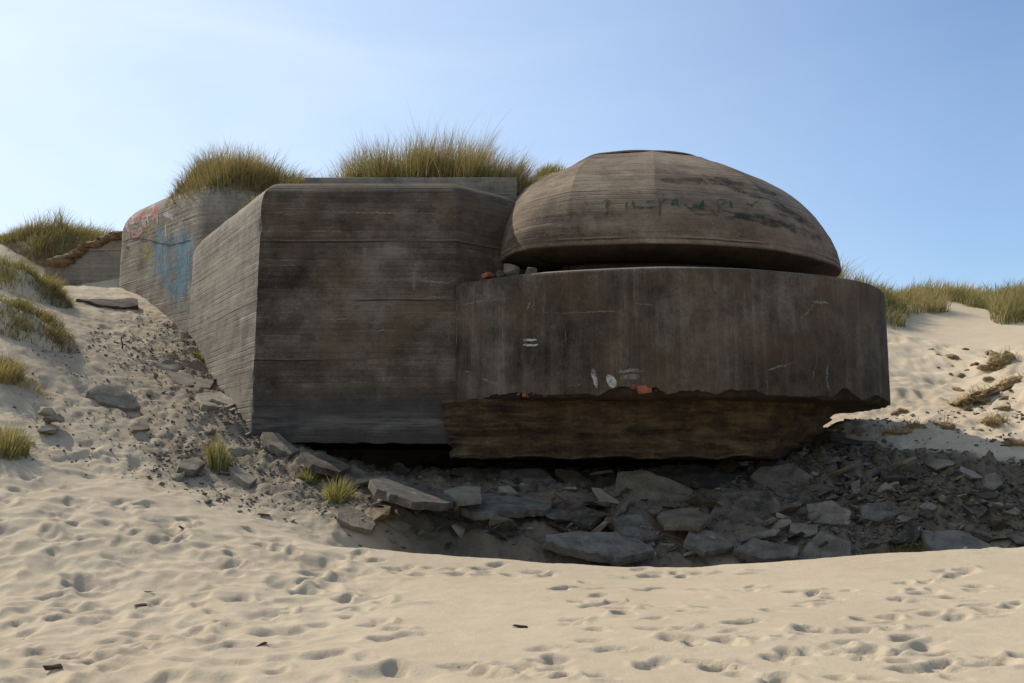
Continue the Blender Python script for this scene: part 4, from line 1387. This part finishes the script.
for st in ([(45, 82), (62, 78), (78, 82)], [(66, 80), (62, 130), (58, 176)], [(163, 90), (160, 130)], [(192, 78), (196, 100), (200, 122)], [(200, 118), (250, 116), (312, 112)], [(260, 86), (310, 84)], [(330, 70), (334, 110), (330, 160)],
           [(345, 95), (352, 78), (372, 76)], [(388, 112), (400, 80), (418, 76), (424, 110)], [(395, 100), (424, 98)], [(455, 100), (478, 118), (492, 126)], [(492, 126), (512, 106), (530, 122), (545, 100), (552, 80)], [(552, 80), (550, 135)], [(535, 112), (580, 110)],
           [(622, 78), (630, 110), (630, 148)], [(622, 80), (660, 76), (668, 92), (632, 110)], [(636, 112), (664, 138)], [(690, 80), (698, 120)], [(736, 150), (800, 158), (868, 168)], [(770, 85), (800, 110), (830, 85)], [(940, 150), (975, 160)]):
    green.append(([(595 + x / 5.12, 185 + y / 5.12) for x, y in st], 0.075))
paint('green_graffiti', dome, t_dome, green, 'wgre', 0.012, 'worn green painted letter stroke', True)
paint('lichen_stain', dome, t_dome, [([(660, 180), (720, 182), (770, 200), (815, 228)], 0.32), ([(700, 176), (740, 184), (775, 194)], 0.25), ([(735, 215), (780, 222), (822, 240)], 0.3), ([(690, 210), (740, 216), (790, 226)], 0.2)], 'wdrk', 0.004, 'black lichen band', True)
white = [([(527, 312), (560, 313), (590, 312), (615, 311)], 0.025), ([(616, 373), (628, 371), (645, 370)], 0.06), ([(620, 378), (640, 376)], 0.1), ([(463, 306), (475, 302), (490, 300), (510, 299)], 0.025), ([(503, 299), (503, 340)], 0.012), ([(465, 371), (472, 373)], 0.05),
         ([(634, 282), (634, 302)], 0.02), ([(636, 304), (653, 305)], 0.02), ([(815, 303), (806, 314), (801, 318)], 0.06), ([(812, 302), (828, 303)], 0.05), ([(762, 295), (790, 303)], 0.02), ([(768, 370), (785, 365), (795, 363)], 0.04), ([(828, 362), (826, 380), (829, 390)], 0.07),
         ([(457, 300), (457, 345)], 0.03), ([(483, 378), (490, 382), (500, 384)], 0.06), ([(567, 386), (585, 384)], 0.03), ([(814, 366), (812, 380)], 0.05)]
paint('lime_run', ring, t_ring, white, 'wlim', 0.007, 'white lime run or paint blot', True)
lw = []
for k in range(7):
    u, v = br.uniform(268, 430), br.uniform(250, 438)
    L = br.uniform(12, 60)
    lw.append(([(u, v), (u + L / 2, v + br.uniform(-0.7, 0.7)), (min(u + L, 452), v + br.uniform(-1, 1))], br.uniform(0.012, 0.03)))
lw += [([(264, 213), (330, 212), (400, 213), (452, 214)], 0.025), ([(414, 268), (414, 280), (414, 290)], 0.04), ([(420, 280), (435, 282), (450, 283)], 0.03)]
paint('white_paint', ring, t_ring, [([(530, 291), (530, 303), (527, 310)], 0.035), ([(523, 340), (530, 340), (537, 340)], 0.06), ([(523, 345), (530, 345), (538, 345)], 0.07), ([(592, 369), (595, 379), (597, 388)], 0.11), ([(609, 375), (612, 383), (615, 389)], 0.15)], 'wbri', 0.009, 'bright white paint blot', True)
paint('lime_run', main, t_main, lw, 'wlim', 0.006, 'pale lime line along a board joint', True)

# brick and stones stuck in the broken edge
for k, (u, dz, s_, mt, lab) in enumerate(((643, 0.13, 0.26, 'brick', 'largest orange brick lodged in the broken lower edge of the ring'), (636, 0.17, 0.15, 'brick', 'smaller orange brick left of the large one in the ring edge'), (524, 0.07, 0.14, 'brick', 'red brick bit in the left broken ring edge'),
                                          (517, 0.13, 0.13, 'slab', 'white stone above the red brick bit in the ring edge'), (531, 0.1, 0.14, 'tan', 'tan stone right of the red brick bit in the ring edge'), (543, 0.07, 0.16, 'slab', 'pale flat stone right of the tan stone in the ring edge'), (657, 0.12, 0.1, 'slab', 'little pale stone right of the bricks in the ring edge'))):
    p, nrm, i = on_ring(u, 0)
    o = link('lodged_brick' if mt == 'brick' else 'lodged_stone', chunk_mesh('lodged_stone', 700 + k, 40 if mt == 'brick' else 14, s_, s_ * 0.6, s_ * (0.55 if mt == 'brick' else 0.75), 0.04, 0.02, 2.0 if mt == 'brick' else 0.75), M[mt], None, (p[0] - nrm[0] * 0.07, p[1] - nrm[1] * 0.07, ZB + dz))
    o.rotation_euler = (0.15, 0.12 * (k % 3 - 1), 0.5 * k)
    tag(o, lab, 'brick' if mt == 'brick' else 'stone')

# ------------------------------------------------------------------ grass
PAL = {'green': (0.115, 0.150, 0.040), 'dark': (0.055, 0.080, 0.028), 'straw': (0.42, 0.32, 0.14), 'brown': (0.26, 0.155, 0.06), 'olive': (0.20, 0.185, 0.06), 'lime': (0.17, 0.23, 0.045)}


def grass_mesh(name, pts, hts, mixes, wind=(0.35, -0.1), width=0.010, spread=0.45, seed=0, out=None, cid=None):
    """pts (N,3) roots; one tapering bent blade each"""
    r = np.random.default_rng(seed)
    N = len(pts)
    az = r.uniform(0, 2 * np.pi, N)
    lean = np.abs(r.normal(0, spread, N))
    dx = np.cos(az) * lean + wind[0] * r.uniform(0.3, 1.3, N)
    dy = np.sin(az) * lean + wind[1] * r.uniform(0.3, 1.3, N)
    if out is not None:
        dx, dy = dx + out[:, 0], dy + out[:, 1]
    wv = r.uniform(0.6, 1.4, N) * width
    fa = r.uniform(0, 2 * np.pi, N)
    sx, sy = np.cos(fa) * wv / 2, np.sin(fa) * wv / 2
    V = np.empty((N, 7, 3), np.float32)
    for k, (t, ww) in enumerate(((0.0, 1.0), (0.4, 0.9), (0.75, 0.6), (1.0, 0.0))):
        bend = t ** 1.8
        cx_ = pts[:, 0] + dx * hts * bend + dx * hts * t * 0.25
        cy_ = pts[:, 1] + dy * hts * bend + dy * hts * t * 0.25
        cz_ = pts[:, 2] + hts * (t - 0.28 * (dx * dx + dy * dy) * bend) - 0.03 * (t == 0)
        if k < 3:
            V[:, 2 * k] = np.stack([cx_ - sx * ww, cy_ - sy * ww, cz_], 1)
            V[:, 2 * k + 1] = np.stack([cx_ + sx * ww, cy_ + sy * ww, cz_], 1)
        else:
            V[:, 6] = np.stack([cx_, cy_, cz_], 1)
    o = (np.arange(N) * 7)[:, None]
    q = np.concatenate([o + np.array([[0, 1, 3, 2]]), o + np.array([[2, 3, 5, 4]])])
    tri = o + np.array([[4, 5, 6]])
    me = mesh_arrays(name, V.reshape(-1, 3), [q.astype(np.int32), tri.astype(np.int32)])
    names = list(mixes)
    pr = np.array([mixes[k] for k in names], float)
    # neighbouring blades tend to share a colour: clumps of straw and of green
    cl = value_noise(pts[:, 0], pts[:, 1], 2.2, seed + 40, 2)
    rk_ = np.clip(r.random(N) + cl * 0.35, 0, 0.9999)
    if cid is not None:
        crk = r.random(int(cid.max()) + 1)
        rk_ = np.where(r.random(N) < 0.6, crk[cid], rk_)
    ch_ = np.searchsorted(np.cumsum(pr / pr.sum()), rk_)
    cols = np.array([PAL[k] for k in names])[np.clip(ch_, 0, len(names) - 1)] * r.uniform(0.65, 1.35, (N, 1))
    if cid is not None:
        cols = cols * r.uniform(0.65, 1.3, int(cid.max()) + 1)[cid][:, None]
    tipc = cols * 0.5 + np.array(PAL['straw']) * 0.5
    cc_ = np.empty((N, 7, 3))
    for k in range(7):
        t = (0, 0, 0.35, 0.35, 0.7, 0.7, 1.0)[k]
        cc_[:, k] = cols * (1 - t) + tipc * t
    point_color(me, cc_.reshape(-1, 3))
    return me


def tuft_pts(cxyz, rad, n, r, flat=1.0):
    a = r.uniform(0, 6.283, n)
    q = np.sqrt(r.random(n)) * rad
    x, y = cxyz[0] + np.cos(a) * q, cxyz[1] + np.sin(a) * q * flat
    return np.stack([x, y, hv(x, y)], 1), q / rad


def tuft(name, u, v, rad, hgt, n, mixes, label, seed, wind=(0.1, -0.1), width=0.011, spread=0.5, cat='grass tuft', group=None):
    c = hit(u, v)
    r = np.random.default_rng(seed)
    p, q = tuft_pts(c, rad, n, r)
    h_ = hgt * (1 - 0.5 * q ** 2) * r.uniform(0.5, 1.1, n)
    p = p - c
    me = grass_mesh(name, p, h_, mixes, wind, width, spread, seed)
    return tag(link(name, me, M['grass'], None, tuple(c)), label, cat, group)


G1 = {'dark': 1.0, 'green': 2.0, 'lime': 1.6, 'straw': 0.8}
tuft('grass_tuft', 217, 469, 0.16, 0.62, 420, G1, 'tallest bright green grass tuft on the rubble slope', 1, (0.02, 0), 0.011, 0.22)
tuft('grass_tuft', 307, 481, 0.15, 0.26, 260, G1, 'short green tuft, upper of the pair near the smooth grey slab', 2, (0.03, -0.05), 0.011, 0.5)
tuft('grass_tuft', 338, 500, 0.24, 0.40, 380, G1, 'spreading yellow green tuft, lower of the pair near the smooth grey slab', 3, (0.2, -0.1), 0.011, 0.7)
tuft('grass_tuft', 200, 357, 0.16, 0.16, 220, {'green': 1, 'lime': 3, 'straw': 0.5}, 'low mossy tuft against the foot of the pale left wall', 4, (0, -0.1), 0.012, 0.8)
G2 = {'dark': 1.2, 'green': 1.8, 'olive': 1.6, 'straw': 1.8, 'brown': 0.6}
tuft('grass_tuft', 6, 452, 0.30, 0.50, 700, {'green': 1.6, 'olive': 1.4, 'straw': 2.4}, 'straw and green tuft at the left edge beside the green scrap', 5, (0.15, -0.1), 0.010, 0.45)
tuft('grass_tuft', 2, 376, 0.32, 0.42, 700, {'dark': 1, 'olive': 1, 'brown': 1.5, 'straw': 2}, 'brown and straw tuft at the left edge above the green scrap', 6, (0.2, -0.1), 0.010, 0.55)
tuft('grass_tuft', 32, 387, 0.22, 0.14, 160, {'olive': 1, 'straw': 2}, 'thin dry tuft trailing right of the brown and straw tuft', 16, (0.3, -0.1), 0.010, 0.8)


# hummocks with grass: soil part and grass part
def roof_z(x, y, trees):
    best = None
    for t in trees:
        loc, nrm, i, d = t.ray_cast(Vector((x, y, 20)), Vector((0, 0, -1)))
        if loc is not None and (best is None or loc.z > best):
            best = loc.z
    return best


def hummock(name, cx_, cy_, zb, ax, ay, hz, n, hgt, mixes, label, seed, wind=(0.3, -0.1), soil='earth', width=0.010, spread=0.4, cat='grass mound', rim=0.3, shape=None, on_ground=False, trees=None, lim=0.25, lean=0.5):
    root = empty(name, (cx_, cy_, zb))
    tag(root, label, cat)
    r = np.random.default_rng(seed)
    nu, nv = 48, 14
    V, Fc = [], []

    qm = None
    if trees:
        qm = np.ones(96)
        for i in range(96):
            a = 6.2832 * i / 96
            for q_ in np.linspace(0.15, 1.0, 35):
                rz = roof_z(cx_ + math.cos(a) * q_ * ax, cy_ + math.sin(a) * q_ * ay, trees)
                if rz is None or rz < zb - lim:
                    qm[i] = max(0.1, q_ - 0.03)
                    break
        qm = np.convolve(np.concatenate([qm[-2:], qm, qm[:2]]), np.ones(5) / 5, 'valid')

    def qlim(fx, fy):
        if qm is None:
            return 1.0
        return float(np.interp((math.atan2(fy, fx) % 6.2832) / 6.2832 * 96, np.arange(97), np.append(qm, qm[0])))

    def top(fx, fy):
        q = min(1.0, math.hypot(fx, fy) / qlim(fx, fy))
        z = hz * (1 - q ** 2.2) + hz * (1 - q ** 3) * 0.6 * mnoise.fractal(Vector((fx * 1.8 + seed, fy * 1.8, 0)), 1.0, 2.0, 4)
        if shape: z *= shape(fx)
        x, y = fx * ax, fy * ay
        if on_ground:
            z += h0(cx_ + x, cy_ + y) - zb
        if trees:
            rz = roof_z(cx_ + x, cy_ + y, trees)
            z += max(-2.0, (rz if rz is not None else zb - lim) - zb) + 0.03 * (1 - q) - 0.05 * q
        return (x, y, z)
    for j in range(nv + 1):
        for i in range(nu):
            a = 6.2832 * i / nu
            q = j / nv * (1 + 0.10 * mnoise.noise(Vector((math.cos(a) * 2, math.sin(a) * 2, seed))))
            ql = qlim(math.cos(a), math.sin(a)) if qm is not None else 1.0
            x, y, z = top(math.cos(a) * q * ql, math.sin(a) * q * ql)
            if j == nv: z -= 0.12
            V.append((x, y, z))
    for j in range(nv):
        for i in range(nu):
            Fc.append((j * nu + i, j * nu + (i + 1) % nu, (j + 1) * nu + (i + 1) % nu, (j + 1) * nu + i))
    me = bpy.data.meshes.new('soil')
    me.from_pydata(V, [], [f[::-1] for f in Fc])
    me.polygons.foreach_set('use_smooth', np.ones(len(Fc), bool))
    link('soil', me, M[soil], root)
    a = r.uniform(0, 6.283, n)
    q = np.sqrt(r.random(n)) * 0.99
    # clumped: pull blades towards clump centres
    ncl = max(8, n // 130)
    ca, cq = r.uniform(0, 6.283, ncl), np.sqrt(r.random(ncl)) * 0.96
    px_, py_ = np.cos(a) * q, np.sin(a) * q
    cxs, cys = np.cos(ca) * cq, np.sin(ca) * cq
    w_ = r.integers(0, ncl, n)
    pull = r.random(n) < 0.86
    sig = 0.14 / max(ax, 0.5)
    px_ = np.where(pull, cxs[w_] + r.normal(0, sig, n), px_)
    py_ = np.where(pull, cys[w_] + r.normal(0, 0.16 / max(ay, 0.4), n), py_)
    ok = px_ ** 2 + py_ ** 2 < (np.array([qlim(x, y) for x, y in zip(px_, py_)]) ** 2 if qm is not None else 1.0)
    px_, py_, w_ = px_[ok], py_[ok], w_[ok]
    pts = np.array([top(x, y) for x, y in zip(px_, py_)])
    qq = np.sqrt(px_ ** 2 + py_ ** 2)
    clh = r.uniform(0.4, 1.25, ncl)
    h_ = hgt * (1 - (1 - rim) * qq ** 3) * clh[w_] * r.uniform(0.45, 1.1, len(pts))
    if shape: h_ = h_ * np.array([max(0.35, shape(x)) for x in px_])
    tall = r.random(len(pts)) < 0.05
    h_ = np.where(tall, h_ * 1.3 + 0.06, h_)
    me = grass_mesh('grass_blades', pts, h_, mixes, wind, width, spread, seed, np.stack([px_ * qq, py_ * qq], 1) * lean, w_)
    link('grass_blades', me, M['grass'], root)
    return root


zr = zz(173.5, 24.2)
hummock('grass_mound', -6.75, 24.7, zr - 0.02, 2.45, 1.7, 0.34, 13000, 0.66, {'dark': 2.2, 'green': 1.2, 'brown': 2.2, 'olive': 1.8, 'straw': 1.8}, 'dark green grass mound on the rear left part of the bunker roof', 21, (0.22, -0.05), 'earth', 0.009, 0.45, rim=0.35, shape=lambda f: float(np.interp(f, [-1, -0.75, -0.3, 0.1, 0.55, 1], [0.55, 0.85, 1.1, 1.0, 0.8, 0.5])), trees=[t_rear], lim=1.25, lean=0.9)
hummock('grass_mound', -5.75, 22.15, zz(184.5, 19.65) - 0.02, 0.62, 0.5, 0.22, 800, 0.26, {'dark': 1, 'green': 1.5, 'olive': 1.5, 'straw': 1}, 'small mossy grass patch between the main block roof and the rear block', 22, (0.1, -0.05), 'moss', 0.009, 0.6, trees=[t_main], lim=0.2)
hummock('grass_mound', -1.85, 22.3, ztier - 0.05, 2.75, 1.4, 0.35, 13500, 1.12, {'brown': 3.2, 'straw': 4.2, 'olive': 2.2, 'green': 1.2, 'dark': 0.4}, 'golden and olive tall grass mound along the middle of the bunker roof', 23, (0.14, -0.03), 'earth', 0.009, 0.27, rim=0.55, shape=lambda f: float(np.interp(f, [-1, -0.85, -0.6, -0.3, 0.1, 0.4, 0.58, 0.68, 0.85, 1], [0.35, 0.6, 0.85, 0.92, 1.08, 1.05, 0.72, 0.98, 0.75, 0.4])))
hummock('grass_mound', 0.75, 22.7, zz(181, 22.2), 0.95, 0.75, 0.12, 1500, 0.32, {'straw': 2, 'olive': 2, 'green': 1}, 'short dry grass where the roof meets the dome', 24, (0.3, -0.05), 'clod', 0.009, 0.5, trees=[t_dome, t_tier], lim=1.2)
# left dune
hummock('grass_mound', -14.0, 31.0, 7.0, 2.4, 1.7, 0.55, 9500, 0.62, {'dark': 3.4, 'green': 1.6, 'olive': 1.6, 'straw': 1.2, 'brown': 1.4}, 'large grass mound behind the low wall at the far left', 25, (0.25, -0.1), 'earth', 0.012, 0.5, on_ground=True, rim=0.4, shape=lambda f: float(np.interp(f, [-1, -0.6, -0.2, 0.3, 0.7, 1], [0.5, 0.8, 1.15, 0.9, 0.65, 0.45])))
hummock('grass_mound', -11.9, 29.6, 6.5, 1.7, 0.75, 0.12, 1800, 0.38, {'olive': 2, 'straw': 2, 'brown': 1.4, 'green': 1}, 'dry grass fringe along the top of the low wall', 26, (0.25, -0.2), 'earth', 0.011, 0.6, on_ground=True, rim=0.6)
hummock('grass_mound', -11.15, 22.3, 3.9, 1.1, 0.9, 0.42, 4200, 0.36, {'dark': 4.0, 'green': 1.5, 'olive': 1.2, 'straw': 0.7, 'brown': 0.8}, 'dark green bushy mound at the left edge, upper one', 27, (0.25, -0.1), 'sand', 0.010, 0.55, on_ground=True, rim=0.5)
hummock('grass_mound', -9.6, 19.25, 2.6, 1.1, 0.75, 0.36, 3800, 0.28, {'dark': 3.2, 'green': 1.0, 'olive': 1.6, 'straw': 1.4, 'brown': 1.4}, 'low grey green mound at the left edge, below the bushy one', 28, (0.35, -0.15), 'sand', 0.010, 0.6, on_ground=True, rim=0.5)
# mossy growth at the crest
hummock('grass_mound', 6.6, 16.3, -1.2, 0.72, 0.3, 0.12, 900, 0.26, {'dark': 2, 'olive': 2, 'brown': 2, 'green': 1}, 'mossy brown green growth at the sand crest in the shade', 29, (0.1, -0.2), 'moss', 0.011, 0.6, on_ground=True, rim=0.7)
# clods of matted turf slipped down the right dune
for k, (u, v, w, h_, lab) in enumerate((
        (1006, 362, 0.75, 0.42, 'upright brown turf clod at the top of the right dune bank'),
        (975, 400, 1.15, 0.22, 'long tan mat of dead turf hanging down the right dune'),
        (1012, 385, 0.6, 0.2, 'tan turf mat above the long mat at the right edge'),
        (1000, 424, 0.55, 0.24, 'round tan clod lowest on the right dune'),
        (918, 428, 0.4, 0.14, 'small brown clod left of the lone clods on the right dune'),
        (945, 427, 0.45, 0.16, 'small brown clod in the middle of the right dune foot'),
        (965, 408, 0.42, 0.12, 'thin brown clod just under the long turf mat'),
        (898, 434, 0.65, 0.13, 'flat brown clod nearest the right end of the bunker'))):
    c = hit(u, v)
    o = link('turf_clod', lump_mesh('turf_clod', w * 0.55, w * 0.4, h_ * 0.6, k + 3, 0.45, 2.2), M['clod'], None, tuple(c + np.array([0, 0.12, 0.0])))
    o.rotation_euler = (random.uniform(-0.15, 0.3), -0.35 if 'long' in lab or 'thin' in lab else random.uniform(-0.2, 0.2), random.uniform(-0.4, 0.4))
    tag(o, lab, 'turf clod')
    nb = int(260 * w)
    rr = np.random.default_rng(k + 400)
    vs_ = np.array([v.co for v in o.data.vertices])
    pick = vs_[rr.integers(0, len(vs_), nb)]
    pick = pick[pick[:, 2] > -0.02]
    link('dead_grass', grass_mesh('dead_grass', pick * 0.97, rr.uniform(0.08, 0.28, len(pick)), {'straw': 3, 'brown': 2}, (-0.5, -0.9), 0.012, 0.6, k + 401), M['grass'], o)

clod_protos = [lump_mesh('turf_clod', 1.0, 0.75, 0.45, 60 + k, 0.6, 2.0, 3) for k in range(5)]
for p in clod_protos:
    p.materials.append(M['clod'])
k = 0
while k < 34:
    u, v = random.uniform(885, 1035), random.uniform(345, 445)
    if v > 400 + (u - 850) * 0.32 or (u < 930 and v < 400):
        continue
    c = hit(u, v)
    o = bpy.data.objects.new('sand_clod', clod_protos[k % 5])
    COL.objects.link(o)
    s_ = 0.05 + 0.16 * random.random() ** 2
    o.scale = (s_ * random.uniform(1, 1.7), s_, s_)
    o.rotation_euler = (random.uniform(-0.3, 0.3), random.uniform(-0.3, 0.3), random.uniform(0, 6.3))
    o.location = (c[0], c[1], c[2] + s_ * 0.05)
    tag(o, 'small crumbly brown clod scattered on the sunlit face of the right dune', 'clod', 'small clods on the right dune')
    k += 1

# dune grass on the far right: no one could count it
r = np.random.default_rng(77)
NC, PER_C = 1500, 90
cx0, cy0 = r.uniform(9.5, 30, NC), r.uniform(32.5, 52, NC)
crad, chh = r.uniform(0.15, 0.5, NC), r.uniform(0.5, 1.35, NC)
cidx = np.repeat(np.arange(NC), PER_C)
x, y = cx0[cidx] + r.normal(0, 1, NC * PER_C) * crad[cidx], cy0[cidx] + r.normal(0, 1, NC * PER_C) * crad[cidx]
z = hv(x, y)
uu = 512 + F * x / (y * CP + z * SP)
vv = 341.5 - F * (-y * SP + z * CP) / (y * CP + z * SP)
cover = value_noise(x, y, 0.33, 60, 3)
edge = np.interp(uu, [820, 838, 870, 905, 915, 935, 955, 985, 1000, 1024, 1100], [308, 310, 324, 330, 318, 315, 311, 311, 323, 319, 318])
m_ = (vv < edge + cover * 9) & (uu > 812) & (cover > -0.42)
cidx = cidx[m_][:40000]
x, y, z, cover = x[m_][:40000], y[m_][:40000], z[m_][:40000], cover[m_][:40000]
h_ = 0.72 * chh[cidx] * r.uniform(0.5, 1.2, len(x)) * (1 + 1.0 * np.clip(cover, -0.5, 1))
dg = grass_mesh('dune_grass', np.stack([x, y, z], 1), h_, {'dark': 1.6, 'green': 2.2, 'olive': 2.2, 'straw': 2.2, 'brown': 0.5}, (0.3, -0.1), 0.022, 0.5, 78, None, cidx)
tag(link('dune_grass', dg, M['grass']), 'marram grass covering the ridge of the far right dunes', 'grass', kind='stuff')

# ------------------------------------------------------------------ lift everything to real heights, camera, light
for o in list(COL.objects):
    if o.parent is None:
        o.location.z += EYE
for o in list(COL.objects):
    if o.parent is not None and o.parent == bunker:
        pass
cam = bpy.data.objects.new('Camera', bpy.data.cameras.new('Camera'))
COL.objects.link(cam)
cam.location = (0, 0, EYE)
cam.rotation_euler = (math.pi / 2 + PITCH, 0, 0)
cam.data.sensor_width = 36
cam.data.lens = F / 1024 * 36
cam.data.clip_end = 2000
S.camera = cam

sun = bpy.data.objects.new('Sun', bpy.data.lights.new('Sun', 'SUN'))
COL.objects.link(sun)
sun.data.energy = 4.6
sun.data.angle = math.radians(0.55)
sun.data.color = (1.0, 0.915, 0.78)
sun.rotation_euler = (-SUN).to_track_quat('-Z', 'Y').to_euler()
sun.location = (-20, 15, 30)

w = bpy.data.worlds.new('World')
S.world = w
w.use_nodes = True
n = NT(w)
bg = n.n['Background']
sky = n.node('ShaderNodeTexSky', sky_type='NISHITA')
sky.sun_disc = False
sky.sun_elevation = SUN_EL
sky.sun_rotation = SUN_AZ
sky.air_density = 1.0
sky.dust_density = 0.6
sky.ozone_density = 3.0
tc = n.node('ShaderNodeTexCoord').outputs['Generated']
mp = n.node('ShaderNodeMapping')
mp.inputs['Rotation'].default_value = (0.2, 0.5, 0.6)
mp.inputs['Scale'].default_value = (1.0, 2.0, 3.2)
n.put(mp.inputs['Vector'], tc)
cl = n.noise(mp.outputs[0], 1.6, 5, 0.55, 0.5)
sx_ = n.node('ShaderNodeSeparateXYZ')
n.put(sx_.inputs[0], tc)
veil = n.mr(sx_.outputs[0], -0.55, 0.42, 0.70, 0.0)
cf = n.math('ADD', n.math('MULTIPLY', n.mr(cl, 0.44, 0.70, 0.0, 0.32), n.mr(sx_.outputs[0], -0.3, 0.25, 1.0, 0.15)), veil, None, True)
n.put(bg.inputs['Color'], n.mix(cf, sky.outputs[0], (5.2, 6.0, 6.7)))
bg.inputs['Strength'].default_value = 0.15

S.view_settings.view_transform = 'Standard'
S.view_settings.look = 'None'
S.view_settings.exposure = 0.13
S.view_settings.gamma = 1.0
S.render.engine = 'CYCLES'
S.cycles.use_denoising = True
S.cycles.max_bounces = 6
S.cycles.transparent_max_bounces = 12
